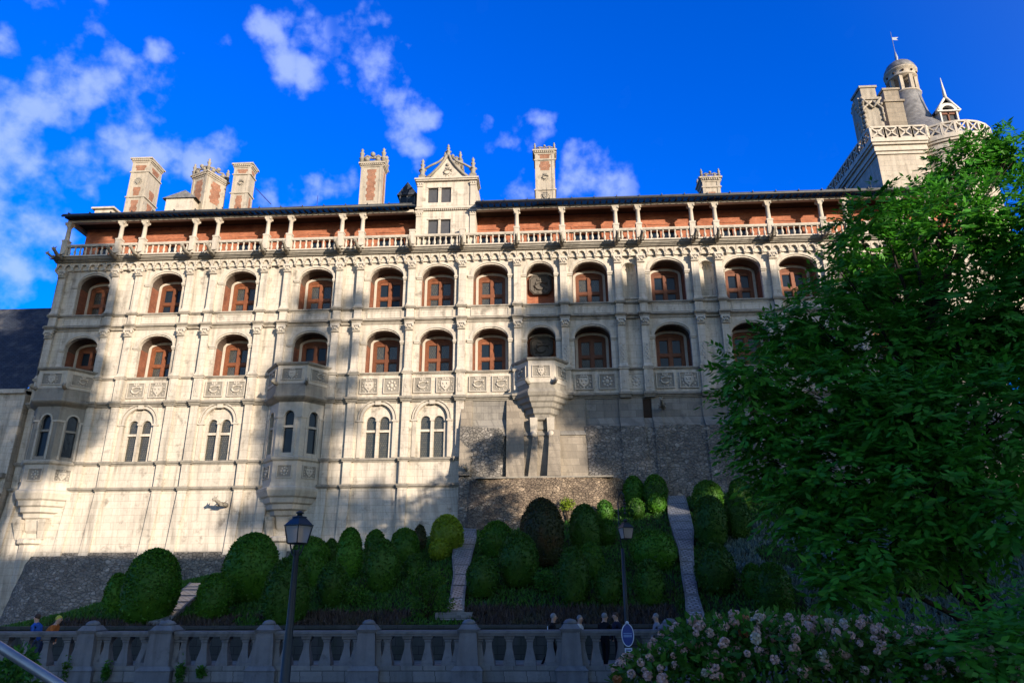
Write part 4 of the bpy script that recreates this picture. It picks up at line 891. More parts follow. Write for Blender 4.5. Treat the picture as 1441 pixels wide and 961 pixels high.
MB().box(tx-.62, tx+.62, ty+.2, ty+.23, 38.0, 39.9).build('pane', LEADGL, td)
b = MB(); b.add([(21,10,34.0),(27.0,10,34.0),(27.0,14,37.0),(21,14,36.0)], [(0,1,2,3)]); b.box(21, 27, 10.02, 14, 30, 33.98); b.build('link_roof', SLATE, TW_)
b = MB(); b.add([(27.6,-5.2,8),(33,-5.2,8),(33,-.4,8),(27.6,-.4,8)], [(0,1,2,3)])
# ------------------------------------------------------------------ leaves
nr = np.random.default_rng(11)
def quads_mesh(name, V, mats, core=None, matidx=None):
    """V: (n,4,3) leaf quads; core: optional MB joined in"""
    n = len(V); v = V.reshape(-1, 3); f = np.arange(n*4).reshape(-1, 4)
    me = bpy.data.meshes.new(name); vs = v; loops = f.ravel(); starts = np.arange(n)*4; tot = np.full(n, 4)
    me.vertices.add(len(vs)); me.vertices.foreach_set('co', vs.astype(np.float32).ravel())
    me.loops.add(len(loops)); me.loops.foreach_set('vertex_index', loops.astype(np.int32))
    me.polygons.add(n); me.polygons.foreach_set('loop_start', starts.astype(np.int32))
    for m_ in (mats if isinstance(mats, (list, tuple)) else [mats]): me.materials.append(m_)
    if matidx is not None: me.polygons.foreach_set('material_index', matidx.astype(np.int32))
    me.update(calc_edges=True); me.validate()
    if core is not None:
        bm = bmesh.new(); bm.from_mesh(me); cm = core.mesh('tmp', mats); bm.from_mesh(cm); bm.to_mesh(me); bm.free(); bpy.data.meshes.remove(cm); me.update()
    return me
def unit(v): return v/np.maximum(1e-9, np.linalg.norm(v, axis=-1, keepdims=True))
def leaf_quads(P, D, ln, wd, fold=None):
    """diamond-ish leaves at P pointing along D"""
    n = len(P); r = unit(nr.normal(size=(n, 3))); s = unit(np.cross(D, r)); ln = np.asarray(ln).reshape(-1, 1)*np.ones((n, 1)); wd = np.asarray(wd).reshape(-1, 1)*np.ones((n, 1))
    m_ = P+D*ln*.45
    return np.stack([P, m_+s*wd*.5, P+D*ln, m_-s*wd*.5], 1)

# ------------------------------------------------------------------ clipped shrubs
def bush(label, cx, top, base, wpx, matl, shape='egg', name='topiary_bush', Y=None, group='clipped bushes on the garden slope', deep=1.0):
    p = ground_at(cx, base) if Y is None else Vector((at(cx, base, Y).x, Y, H(at(cx, base, Y).x, Y)))
    d = (p-CAM).dot(_f); r = wpx*d/FPX/2*.90
    z1 = at(cx, top, p.y).z; h = max(.5, z1-p.z)
    seed = rng.random()*50; ns, nk = 22, 14
    def prof(t):
        if shape == 'egg': return (.64+.36*math.sin(min(1, t/.42)*math.pi/2)) if t < .42 else max(0, 1-((t-.42)/.58)**2.3)**.5
        if shape == 'ball': return max(.0, 1-(abs(t-.5)/.5)**2.2)**.5*(1 if t > .5 else 1)
        return max(0, 1-((t-.25)/.75)**2)**.5 if t > .25 else .9+.4*t*(1)
    C_ = MB(); rings = []
    P, Nn = [], []
    for j in range(nk+1):
        t = j/nk; t2 = 1-(1-t)**1.5
        ring = []
        for i in range(ns):
            a = 2*math.pi*i/ns; q = 1+.13*noise.noise((math.cos(a)*1.6+seed, math.sin(a)*1.6, t2*2.5))+.05*noise.noise((math.cos(a)*5+seed, math.sin(a)*5, t2*8))
            rr = max(.02, r*prof(t2)*.95)*q; ring.append((rr*math.cos(a), rr*math.sin(a)*deep, h*t2*.985))
        rings.append(ring)
    C_.loft(rings, True, True)
    A = np.array(rings); n = int(760*(r*2)*(h)+300)
    jj = nr.random(n)**.8*(nk-.01); ii = nr.integers(0, ns, n); u = nr.random(n); j0 = jj.astype(int); f = (jj-j0)[:, None]
    pa = A[j0, ii]*(1-f)+A[j0+1, ii]*f; pb = A[j0, (ii+1) % ns]*(1-f)+A[j0+1, (ii+1) % ns]*f; pt = pa*(1-u[:, None])+pb*u[:, None]
    nrm = unit(pt-np.array([0, 0, h*.45])); D = unit(nrm*.45+nr.normal(size=(n, 3))*.75)
    Q = leaf_quads(pt-nrm*.03-D*.03+nrm*(.07*nr.random(n)[:, None]), D, .08+.08*nr.random(n), .055+.045*nr.random(n))
    me = quads_mesh(name, Q, matl, C_)
    o = put(name, me, None, (p.x, p.y, p.z-.05)); return tag(o, label, 'bush', group)
BU = [
 ('tallest egg-shaped dark bush at the left, beside the cobbled ramp',206,770,877,88,TOPI,'egg'),
 ('narrow bush half hidden behind the left egg-shaped bush',158,805,864,32,TOPI,'egg'),
 ('rounded bush standing between the left ramp and the big dome bush',297,806,871,54,TOPI,'egg'),
 ('big dark dome-shaped bush behind the lamp post, widest against the lit wall',349,748,846,86,TOPI,'egg'),
 ('tiny light bush tucked at the foot of the big dome bush',360,810,842,24,TOPI,'ball'),
 ('tall bush directly behind the near lamp post',399,783,880,74,TOPD,'egg'),
 ('broad bush behind the lamp lantern, touching the oriel shaft',434,754,808,62,TOPI,'egg'),
 ('small pointed bush between the lamp post bush and the wall',442,772,826,32,TOPI,'egg'),
 ('low rounded bush right of the near lamp post',465,789,852,46,TOPD,'egg'),
 ('small bush peeping out left of the tall capsule bush',464,757,800,24,TOPD,'egg'),
 ('tall narrow capsule bush against the lit wall',489,741,815,41,TOPI,'egg'),
 ('small round-topped bush at the wall right of the narrow capsule bush',527,744,790,33,TOPI,'egg'),
 ('large capsule bush in the middle of the left group',536,757,832,56,TOPD,'egg'),
 ('dark bush with a bright sunlit right edge at the wall',568,742,795,48,TOPI,'egg'),
 ('small dark reddish bush beside the yellow-green bush',590,738,775,20,TOPR,'egg'),
 ('bright yellow-green sunlit bush left of the upper cobbled channel',628,723,778,53,TOPY,'egg'),
 ('small yellow-green ball bush in front of the bright sunlit bush',619,757,788,33,TOPY,'ball'),
 ('low dull bush above the loose shrub',584,779,812,36,TOPD,'egg'),
 ('round bush beside the top of the left cobbled channel',699,732,783,54,TOPI,'egg'),
 ('large ball bush right of the left cobbled channel',730,747,824,67,TOPD,'egg'),
 ('ball bush touching the right edge of the left cobbled channel',679,782,839,52,TOPD,'egg'),
 ('large red-topped bush at the foot of the bastion',764,699,795,70,TOPR,'egg'),
 ('tall dark bush right of the red-topped bush',824,708,775,50,TOPD,'egg'),
 ('flat yellow hedge behind the hanging lantern',859,690,716,44,TOPY,'dome'),
 ('small square bush under the flat yellow hedge',852,703,732,26,TOPD,'egg'),
 ('ball bush on a short stem left of the hanging lantern',853,729,768,31,TOPI,'ball'),
 ('capsule bush in the centre of the slope, left of the far lamp post',808,768,848,52,TOPD,'egg'),
 ('light green bush leaning behind the central capsule bush',833,763,815,42,TOPI,'egg'),
 ('rounded bush just left of the far lamp post',858,793,848,43,TOPD,'egg'),
 ('upper left bush of the three beside the right channel top',893,669,712,34,TOPI,'egg'),
 ('upper right bush of the three beside the right channel top',923,667,712,38,TOPI,'egg'),
 ('small ball bush at the left edge of the right channel',925,693,722,30,TOPI,'ball'),
 ('small ball bush below the upper left bush by the right channel',896,701,730,26,TOPD,'ball'),
 ('wide domed bush between the far lamp post and the right channel',921,745,800,75,TOPI,'egg'),
 ('dark bush in front of the wide domed bush',916,786,850,46,TOPD,'egg'),
 ('bright bush at the wall right of the right channel',998,675,722,48,TOPI,'egg'),
 ('tall dark bush right of the right channel',1003,696,768,56,TOPD,'egg'),
 ('dark bush at the wall next to the big tree',1043,673,715,36,TOPD,'egg'),
 ('rounded bush between the tall dark bush and the big tree',1040,697,757,44,TOPD,'egg'),
 ('broad ball bush on the right bank of the right channel',1009,763,832,65,TOPD,'egg'),
 ('broad clipped bush with a bulging right lobe under the tree',1092,790,866,62,TOPI,'egg'),
 ('smaller left lobe bush leaning on the broad clipped bush',1062,792,840,36,TOPI,'egg'),
 ('pale round bush seen under the tree branches',1354,776,822,36,TOPI,'ball'),
 ('low rounded bush in the shade under the tree',1275,785,830,60,TOPI,'egg'),
 ('wide shaded bush left of the tree trunk',1225,770,820,60,TOPD,'egg'),
]
for lb, cx, tp, bs_, w_, m_, sh in BU: bush(lb, cx, tp, bs_, w_, m_, sh)

# loose shrubs: leaf clumps with stems
def loose(name, label, cat, centers, leaf, ln, dens, stem_from=None, matl=HYDL, group=None, droop=.2):
    base = Vector(stem_from); Q = []
    for (c, r) in centers:
        n = int(dens*r*r)+30; u = unit(nr.normal(size=(n, 3))); rad = r*(.55+.5*nr.random(n))[:, None]; pos = np.array(c)-np.array(base)+u*rad*np.array([1, 1, .85])
        D = unit(u*.8+nr.normal(size=(n, 3))*.5+np.array([0, 0, -droop])); Q.append(leaf_quads(pos, D, ln*(.6+.7*nr.random(n)), ln*(.35+.2*nr.random(n))))
    o = put(name, quads_mesh('foliage', np.concatenate(Q), matl), None, tuple(base))
    s = MB()
    for c, r in centers: q = Vector(c)-base; s.tube([(0,0,-.1), q*.5+Vector((0,0,.05)), q], [.03,.02,.01], 5)
    s.build('stem', BARK, o); return tag(o, label, cat, group)
def around(px, py, wpx, hpx, Y, n):
    out = []
    for i in range(n):
        q = at(px+rng.uniform(-.5,.5)*wpx, py+rng.uniform(-.5,.5)*hpx, Y+rng.uniform(-.4,.4)); out.append(((q.x,q.y,q.z), rng.uniform(.28,.45)))
    return out
p = ground_at(600, 868); loose('loose_shrub', 'untrimmed leafy shrub left of the left cobbled channel foot', 'shrub', around(601, 833, 54, 48, p.y, 16), 0, .13, 900, p, TOPI)
p = ground_at(798, 735); q = at(798, 710, p.y); loose('young_tree', 'small bright green standard tree on a thin stem by the bastion', 'tree', [((q.x+dx,q.y,q.z+dz), .3) for dx, dz in ((-.15,-.1),(.15,-.1),(0,.12),(-.1,.15),(.18,.1))], 0, .11, 1200, p, TOPY)
p = ground_at(768, 833); loose('small_plant', 'small pale green plant left of the central capsule bush', 'plant', around(769, 818, 14, 12, p.y, 12), 0, .14, 500, p, HYDL)
for px_, py_, lb in ((1290, 838, 'low green shrub on the grey ground cover under the tree'), (1175, 850, 'leafy low plant at the edge of the grey ground cover'), (500, 850, 'bright low plant below the large capsule bush')):
    p = ground_at(px_, py_); loose('low_shrub', lb, 'shrub', around(px_, py_-8, 34, 14, p.y, 8), 0, .13, 600, p, TOPI)

# ground cover on the slope
def cover(name, region, n, ln, wd, matl, lab, cat):
    P = []; 
    while len(P) < n:
        x = rng.uniform(*region[0]); y = rng.uniform(*region[1])
        if region[2](x, y): P.append((x, y, H(x, y)-.02))
    P = np.array(P); m = len(P); D = unit(nr.normal(size=(m, 3))*.5+np.array([0, 0, 1.0]))
    o = put(name, quads_mesh(name, leaf_quads(P, D, ln*(.5+nr.random(m)), wd*(.6+.8*nr.random(m))), matl)); return tag(o, lab, cat, None, 'stuff')
cl = lambda x, y: noise.noise((x*.35, y*.35, 4.))
front = lambda x: -14.4+.8*noise.noise((x*.2, 1, 2))
isheath = lambda x, y: y < front(x) and -21 < x < 5 and cl(x, y) > -.35
issant = lambda x, y: x > 8.5 and y < -6 and cl(x*1.3+9, y) > -.12
cover('grass', ((-27, 24), (GY0+.1, -.6), lambda x, y: not isheath(x, y) and not issant(x, y) and (x > -24 or y > -13)), 100000, .19, .06, GRASSM, 'green grass on the garden slope', 'grass')
cover('heather', ((-21, 6), (GY0+.1, -11), isheath), 16000, .26, .05, HEATH, 'dry purple brown heather along the foot of the slope', 'ground cover')
cover('ground_cover', ((8, 26), (GY0+.1, -5), issant), 26000, .22, .08, SANT, 'grey green ground cover on the right of the slope', 'ground cover')

# ------------------------------------------------------------------ cobbled channels
def channel(label, pts, name='cobbled_channel'):
    g = [(ground_at(x, y), w) for x, y, w in pts]; b = MB(); st = MB(); P = []
    dense = []
    for (pa, wa), (pb, wb) in zip(g, g[1:]):
        n = max(1, round((pb-pa).length/1.5))
        for i in range(n): t = i/n; dense.append((pa.lerp(pb, t), wa+(wb-wa)*t))
    dense.append(g[-1])
    for (pa, wa), (pb, wb) in zip(dense, dense[1:]):      # pb lies lower, nearer the viewer
        da, db = (pa-CAM).dot(_f), (pb-CAM).dot(_f); ha, hb = .8*wa*da/FPX/2, .8*wb*db/FPX/2
        za, zb = H(pa.x, pa.y)+.10, H(pb.x, pb.y)+.26
        b.quad((pa.x-ha,pa.y,za+.12),(pa.x+ha,pa.y,za+.12),(pb.x+hb,pb.y,zb),(pb.x-hb,pb.y,zb))
        b.cur = 1; b.quad((pb.x-hb,pb.y,zb),(pb.x+hb,pb.y,zb),(pb.x+hb,pb.y+.005,zb-.45),(pb.x-hb,pb.y+.005,zb-.45)); b.cur = 0
        for s in (-1, 1): b.quad((pa.x+s*ha,pa.y,za+.12),(pb.x+s*hb,pb.y,zb),(pb.x+s*hb,pb.y,zb-.6),(pa.x+s*ha,pa.y,za-.6))
    o = b.build(name, [COB, PLINTH])
    for s in (-1, 1):
        k = MB(); rings = []
        for p_, w_ in dense:
            hw_ = .8*w_*(p_-CAM).dot(_f)/FPX/2; z = H(p_.x, p_.y)+.22; x = p_.x+s*(hw_+.03); rings.append([(x-.05,p_.y,z-.5),(x+.05,p_.y,z-.5),(x+.05,p_.y,z+.03),(x-.05,p_.y,z+.03)])
        k.loft(rings); k.build('kerb', PLINTH, o)
    return tag(o, label, 'stone steps')
channel('stepped cobbled channel below the bastion, left of the ball bushes', [(661,741,16),(655,762,34),(650,790,30),(648,815,20),(643,850,20),(641,868,24)])
channel('long stepped cobbled channel down the right part of the slope', [(952,702,26),(956,728,34),(962,752,32),(966,780,20),(969,815,18),(974,845,17),(978,868,24),(982,888,28)])
channel('short cobbled ramp between the two left round bushes', [(282,826,36),(262,845,34),(240,866,30),(222,884,30)])
p = ground_at(640, 868); b = MB(); b.cbox(0, 0, -.1, 1.5, .8, .28); b.cbox(.1, -.35, -.1, 1.1, .5, .18); tag(b.build('stone_trough', PLINTH, None, (p.x, p.y, p.z)), 'flat stone slab at the foot of the left cobbled channel', 'slab')

# ------------------------------------------------------------------ street balustrade
SB = thing('street_balustrade', 'long grey stone balustrade with capped piers along the foot of the garden', 'balustrade', (0, -22, -.8))
PX = [-19.0,-14.84,-12.37,-9.04,-5.81,-2.62,.57,3.65,6.74,10.01,13.2,16.4]
oz = .8
def pier_mesh(big=1.0):
    b = MB(); w = .315*big; b.box(-w-.16,w+.16,-w-.12,w+.12,-.75,.0+oz-.62); b.frust(0,0,oz-.62,oz-.50,2*w+.38,2*w+.3,2*w+.16,2*w+.1); b.frust(0,0,oz-.499,oz+.46,2*w+.04,2*w,2*w-.10,2*w-.08)
    b.frust(0,0,oz+.461,oz+.54,2*w-.02,2*w-.02,2*w+.06,2*w+.06); b.frust(0,0,oz+.541,oz+.68,2*w-.02,2*w-.02,.42*big,.42*big); b.lathe([(.2*big,oz+.68),(.22*big,oz+.72),(.15*big,oz+.80),(.03,oz+.83)], n=10, smooth=True)
    return b.mesh('pier', BALST)
PIERM, PIERB = pier_mesh(), pier_mesh(1.22)
for x in PX: put('pier', PIERB if x == -12.37 else PIERM, SB, (x, 0, 0))
sbm = MB(); sbm.loft([[(w_*math.cos(R(45+90*i))*1.414/2, w_*math.sin(R(45+90*i))*1.414/2, z) for i in range(4)] for w_, z in [(.38,oz-.50),(.38,oz-.40),(.36,oz-.39),(.27,oz-.2),(.19,oz-.02),(.18,oz+.15),(.23,oz+.2),(.22,oz+.23),(.30,oz+.27),(.32,oz+.345)]], True, False); SBM = sbm.mesh('baluster', BALST)
cop = MB(); plin = MB()
for a, b_ in zip(PX, PX[1:]):
    wa = .44 if a == -12.37 else .34; wb = .44 if b_ == -12.37 else .34
    cop.box(a+wa-.05, b_-wb+.05, -.22, .22, oz+.35, oz+.42); cop.box(a+wa-.05, b_-wb+.05, -.27, .27, oz+.42, oz+.50)
    plin.box(a+wa+.1, b_-wb-.1, -.28, .28, -.75, oz-.62); plin.box(a+wa+.05, b_-wb-.05, -.25, .25, oz-.62, oz-.50); plin.box(a+wa+.15, b_-wb-.15, -.31, -.28, oz-.95, oz-.78)
    n = max(2, round((b_-a-.72)/.69)); st = (b_-a)/(n+1)
    for i in range(1, n+1): put('baluster', SBM, SB, (a+st*i, 0, 0))
    for s, xx in ((1, a+wa), (-1, b_-wb)): put('baluster', SBM, SB, (xx+s*.0, 0, 0))
cop.build('coping', BALST, SB); plin.build('plinth', PLINTH, SB)
for x, y, h in ((-11.55,-22.34,.5),(-10.9,-22.34,.25),(-15.2,-22.36,.6),(-13.9,-22.36,.5)):
    Q = nr.normal(size=(320, 3))*np.array([.06,.025,h*.25])+np.array([0,-.05,-.1]); o = put('wall_plant', quads_mesh('wall_plant', leaf_quads(Q, unit(nr.normal(size=(320,3))), .1, .05), HYDL), None, (x, y, -.55))
    tag(o, {-11.55:'taller weed tuft growing at the right foot of the big balustrade pier',-10.9:'small weed tuft on the balustrade plinth right of the big pier',-15.2:'weed tuft growing under the left balustrade pier',-13.9:'weed tuft on the plinth between the two left piers'}[x], 'plant')
g = MB(); xg = at(216, 900, -21.3).x
for i in range(6): g.tube([(xg-.35+.14*i,0,0),(xg-.35+.14*i,0,1.35)], .014, 4)
for z in (.1,.45,.8,1.15): g.tube([(xg-.4,0,z),(xg+.4,0,z)], .014, 4)
g.v = [(x-xg, y, z) for x, y, z in g.v]; tag(g.build('iron_grille', IRON, None, (xg, -21.3, -.8)), 'small iron lattice panel left of the big balustrade pier', 'grille')

# ------------------------------------------------------------------ lamps and sign
def lantern(parent, s, z0, rz, loc=(0,0), glassname='lamp_glass'):
    """four-sided lantern, bottom at z0, overall about .7*s high"""
    wb, wt, h = .33*s, .46*s, .40*s; e = thing('lantern', None, None, (loc[0], loc[1], z0)); e.parent = parent; e.rotation_euler = (0,0,rz)
    f = MB(); cs = [(-1,-1),(1,-1),(1,1),(-1,1)]
    for x, y in cs: f.tube([(x*wb/2,y*wb/2,0),(x*wt/2,y*wt/2,h)], .014*s, 4)
    f.frust(0,0,-.03*s,0,wb*.9,wb*.9,wb*1.08,wb*1.08); f.box(-wt*.54,wt*.54,-wt*.54,wt*.54,h,h+.025*s)
    f.frust(0,0,h+.026*s,h+.20*s,wt*1.02,wt*1.02,wt*.46,wt*.46); f.frust(0,0,h+.2*s,h+.225*s,wt*.56,wt*.56,wt*.5,wt*.5); f.lathe([(.07*s,h+.225*s),(.06*s,h+.28*s),(.1*s,h+.3*s),(.09*s,h+.325*s),(.02*s,h+.36*s)], n=8)
    put('lantern_frame', f.mesh('lantern_frame', IRON), e)
    g = MB(); g.frust(0,0,.005,h-.005,wb*.95,wb*.95,wt*.95,wt*.95); put(glassname, g.mesh(glassname, LAMPGL), e); return e
g0 = H(-4.88, -32); L1 = thing('street_lamp', 'nearer black lamp post with a four sided lantern on top, left of centre', 'street lamp', (-4.88, -32, g0), group=None)
b = MB(); b.lathe([(.14,0),(.14,.25),(.10,.3),(.085,1.2),(.075,1.25),(.05,2.38-g0),(.065,2.42-g0)], n=12); b.build('post', IRON, L1)
b = MB()
for s in (-1, 1):
    b.tube([(0,0,2.30-g0),(s*.08,0,2.34-g0),(s*.14,0,2.54-g0)], .016, 5); b.tube([(0,0,2.30-g0),(0,s*.08,2.34-g0),(0,s*.14,2.54-g0)], .016, 5)
b.build('lantern_bracket', IRON, L1); lantern(L1, .8, 2.55-g0, R(-28))
x2 = 2.08; g1 = -1.5; L2 = thing('street_lamp', 'farther slim lamp post with a lantern hanging from a crook, beside the blue sign', 'street lamp', (x2, -24.5, g1))
b = MB(); b.lathe([(.11,0),(.11,.5),(.07,.6),(.06,2.6),(.045,2.8-g1)], n=10); b.build('post', IRON, L2)
b = MB(); b.tube([(-.02,0,2.7-g1),(-.06,.05,3.4-g1),(-.06,.02,4.1-g1),(-.02,0,4.32-g1),(.05,-.03,4.40-g1),(.11,-.06,4.32-g1),(.12,-.07,4.2-g1)], .018, 5)
for i in range(5): b.blob((.12,-.07,4.15-g1-.09*i), .035, 0)
b.build('crook', IRON, L2); lantern(L2, .72, 3.07-g1, R(20), (.12, -.07))
sg = thing('round_sign', 'blue oval sign with white rim and small plate on the far lamp post', 'sign', (x2, -24.62, .49))
def oval(a, b_, n=28): return [(a*math.cos(2*math.pi*i/n), b_*math.sin(2*math.pi*i/n)) for i in range(n)]
MB().slab(oval(.175, .30)+[], -.012, .012).build('sign_rim', WHITEM, sg); b = MB(); b.slab(oval(.152, .275), -.016, -.0125); b.build('sign_face', BLUEM, sg)
b = MB(); b.slab(oval(.05, .05, 12), -.012, .012); b.v = [(x, y, z+.31) for x, y, z in b.v]; b.build('sign_finial', WHITEM, sg)
b = MB(); b.box(-.115,.115,-.018,-.0165,.035,.052)
for i in range(7): b.box(-.11+.033*i, -.088+.033*i, -.018, -.0165, -.055+(.0 if i % 3 else .0), .01); 
b.build('sign_lettering', PALEB, sg)
b = MB(); b.box(-.10,.10,-.012,.012,-.62,-.33); b.build('lower_plate', WHITEM, sg)
b = MB()
for i in range(4): b.box(-.07,.07-.02*(i % 2),-.0150,-.0125,-.395-.06*i,-.365-.06*i)
b.build('plate_lettering', BLUEM, sg)

# ------------------------------------------------------------------ handrail in the corner
yh = -39; pa, pb, pc, pd = at(-190, 789, yh), at(0, 910, yh), at(80, 961, yh), at(170, 1018, yh)
HR = thing('handrail', 'sloping galvanised handrail in the lower left corner', 'handrail', (pb.x, yh, 0))
b = MB(); b.tube([(q.x-pb.x, 0, q.z) for q in (pa, pb, pc, pd)], .043, 10); b.build('rail', PIPE, HR)
for q in (pa.lerp(pb, .2), pc.lerp(pd, .5)): MB().tube([(q.x-pb.x,0,0),(q.x-pb.x,0,q.z-.04)], .025, 8).build('post', PIPE, HR)
q = at(22, 938, -38.2); loose('leafy_shrub', 'small green shrub under the handrail in the lower left corner', 'shrub', [((q.x+dx, q.y+dy, q.z+dz), .16) for dx, dy, dz in ((0,0,0),(-.15,.1,-.05),(.12,-.1,-.12),(-.05,.1,.05),(.2,.05,-.25),(-.3,0,-.15),(-.1,0,-.3))], 0, .08, 4500, (q.x, q.y, 0), HYDL)

# ------------------------------------------------------------------ people behind the balustrade
def person(label, x, y, heading, top, legs, hair, lean=0.0, stride=.25, hgt=1.7, arms=None, cap=None):
    z0 = -.8; k = hgt/1.72; J = {}
    hip = Vector((0, 0, .93)); ch = Vector((math.sin(lean)*.30, 0, .93+.33*math.cos(lean))); sh = Vector((math.sin(lean)*.50, 0, .93+.50*math.cos(lean))); nk = sh+Vector((math.sin(lean)*.07, 0, .06)); hd = nk+Vector((math.sin(lean*.6)*.12+.03, 0, .145))
    V = [hip, ch, sh, nk, hd, hd+Vector((.01, 0, .10))]; Rr = [.15, .155, .13, .052, .118, .098]; Ed = [(0,1),(1,2),(2,3),(3,4),(4,5)]
    for s in (-1, 1):
        i = len(V); a = stride*s
        V += [hip+Vector((0, s*.09, -.05)), Vector((a*.5+.04, s*.10, .5)), Vector((a*1.0-(.08 if a < 0 else 0), s*.10, .09)), Vector((a*1.0+.14, s*.11, .045))]; Rr += [.10, .068, .045, .04]; Ed += [(0,i),(i,i+1),(i+1,i+2),(i+2,i+3)]
        i = len(V); ar = (arms or {}).get(s, ((-.08*s, -.27), (.06-.1*s, -.50)))
        V += [sh+Vector((0, s*.19, -.03)), sh+Vector((ar[0][0], s*.23, ar[0][1])), sh+Vector((ar[1][0], s*.21, ar[1][1])), sh+Vector((ar[1][0]*1.15+.03, s*.21, ar[1][1]-.10))]; Rr += [.062, .045, .033, .036]; Ed += [(2,i),(i,i+1),(i+1,i+2),(i+2,i+3)]
    me = bpy.data.meshes.new('person'); me.from_pydata([tuple(v*k) for v in V], Ed, []); o = bpy.data.objects.new('person', me); C.collection.objects.link(o)
    md = o.modifiers.new('skin', 'SKIN'); 
    for i, r in enumerate(Rr): me.skin_vertices[0].data[i].radius = (r*k, r*k*(1.25 if i in (0,1,2) else 1)); me.skin_vertices[0].data[i].use_root = (i == 0)
    o.modifiers.new('sub', 'SUBSURF').levels = 2
    dg = bpy.context.evaluated_depsgraph_get(); m2 = bpy.data.meshes.new_from_object(o.evaluated_get(dg)); bpy.data.objects.remove(o)
    m2.materials.clear()
    for m_ in (SKIN, top, legs, CLOTH['black']): m2.materials.append(m_)
    nkz = (nk*k).z; hands = [v*k for v in V[9:10]+V[13:14]+V[17:18]+V[21:22]]
    hv = [V[13]*k, V[21]*k] if len(V) > 21 else []
    for f in m2.polygons:
        c = f.center; f.use_smooth = True; i = 1
        if c.z > nkz-.01 and c.z > 1.2*k: i = 0
        elif any((c-h).length < .07 for h in hv): i = 0
        elif c.z < .12*k: i = 3
        elif c.z < .90*k and abs(c.y) < .19*k: i = 2
        f.material_index = i
    p = put('person', m2, None, (x, y, z0), heading); h = hd*k
    b = MB(); b.blob((h.x-.028*k, 0, h.z+.055*k), .118*k, 1, (.95,.96,.92)); b.build('hair' if cap is None else 'cap', cap or hair, p)
    b = MB(); b.blob((h.x+.108*k, 0, h.z), .02*k, 0)
    for s in (-1, 1): b.blob((h.x+.0, s*.104*k, h.z), .024*k, 0)
    b.build('nose_and_ears', SKIN, p)
    b = MB()
    for s in (-1, 1): b.blob((h.x+.1*k, s*.036*k, h.z+.025*k), .011*k, 0)
    b.build('eyes', CLOTH['black'], p)
    return tag(p, label, 'person', 'people walking behind the balustrade')
person('person in a blue top walking at far left behind the balustrade', at(52,890,-19).x, -19, R(180), CLOTH['blue'], CLOTH['jeans'], HAIRD, .15)
person('person in a rust orange jacket and yellow cap leaning forward', at(66,890,-19.4).x, -19.4, R(0), CLOTH['rust'], CLOTH['navy'], HAIRD, .55, .2, 1.72, None, CAPY)
pw = person('person in black striding with a white stick left of a pier', at(776,890,-19.6).x, -19.6, R(0), CLOTH['black'], CLOTH['black'], HAIRG, .12, .30, 1.66, {1: ((.02,-.27),(-.22,-.42)), -1: ((.1,-.25),(.28,-.34))})
st = at(770, 893, -19.85); tag(MB().tube([(0,0,0),(.02,0,1.32)], .012, 5).build('walking_stick', WHITEM, None, (st.x, -19.85, -.8)), 'thin white walking stick held by the striding person in black', 'stick')
person('person in a pale shirt half hidden by the pier right of the stick', at(812,890,-19.3).x, -19.3, R(-30), CLOTH['white'], CLOTH['grey'], HAIRG, .2, .15, 1.6)
person('grey-haired person in black behind the balustrade, left of the lamp post', at(851,890,-19.5).x, -19.5, R(60), CLOTH['black'], CLOTH['black'], HAIRG, .05, .1, 1.66)
person('brown-haired person in navy right behind the far lamp post', at(869,890,-19.2).x, -19.2, R(200), CLOTH['navy'], CLOTH['black'], HAIRD, .05, .12, 1.67)
person('grey-haired person in grey at the pier right of the blue sign', at(926,890,-19.4).x, -19.4, R(190), CLOTH['grey'], CLOTH['navy'], HAIRG, .05, .15, 1.64)

# ------------------------------------------------------------------ hydrangea
yb = -34.0
HB = [((at(1050,985,yb).x, yb, .50), (1.5,1.2,.76)), ((at(955,1010,yb).x, yb-.2, .25), (1.0,.9,.62)), ((at(1190,1000,yb).x, yb+.2, .52), (1.7,1.2,.70)), ((at(1320,1020,yb).x, yb, .42), (1.2,1.1,.66)), ((at(1100,960,yb).x, yb+.5, .6), (1.2,.9,.66))]
hb0 = Vector((at(1090,960,yb).x, yb, 0)); Q = []
HEADS = []
for c, rad in HB:
    c = np.array(c)-np.array(hb0); rad = np.array(rad); n = int(1900*rad[0]*rad[2]); u = unit(nr.normal(size=(n, 3))); u[:, 2] = np.abs(u[:, 2])*np.where(nr.random(n) < .85, 1, -1)
    wob = 1+.16*np.array([noise.noise((float(a[0])*3+c[0], float(a[1])*3, float(a[2])*3)) for a in u])[:, None]
    pos = c+u*rad*wob*(.80+.22*nr.random(n))[:, None]; D = unit(u*.7+nr.normal(size=(n, 3))*.5+np.array([0, -.1, -.25])); Q.append(leaf_quads(pos, D, .10+.09*nr.random(n), .06+.04*nr.random(n)))
    m_ = int(330*rad[0]*rad[2]); k = 0
    while k < m_:
        a = unit(nr.normal(size=3)); 
        if a[2] < .05 or a[1] > .45 or rng.random() > .35+.75*a[2]: continue
        HEADS.append(c+a*rad*1.03); k += 1
HY = put('hydrangea_bush', quads_mesh('foliage', np.concatenate(Q), HYDL), None, tuple(hb0)); tag(HY, 'broad hydrangea bush covered in faded pink and cream flower heads at lower right', 'flowering shrub')
s = MB()
for c, rad in HB:
    for i in range(7): q = Vector(c)-hb0; a = i*.9; s.tube([(q.x*.6,q.y*.6,-.3),(q.x+.4*math.cos(a),q.y+.4*math.sin(a),.3),(q.x+rad[0]*.7*math.cos(a),q.y+rad[1]*.7*math.sin(a),q.z+.25)], [.02,.014,.008], 4)
s.build('stem', BARK, HY)
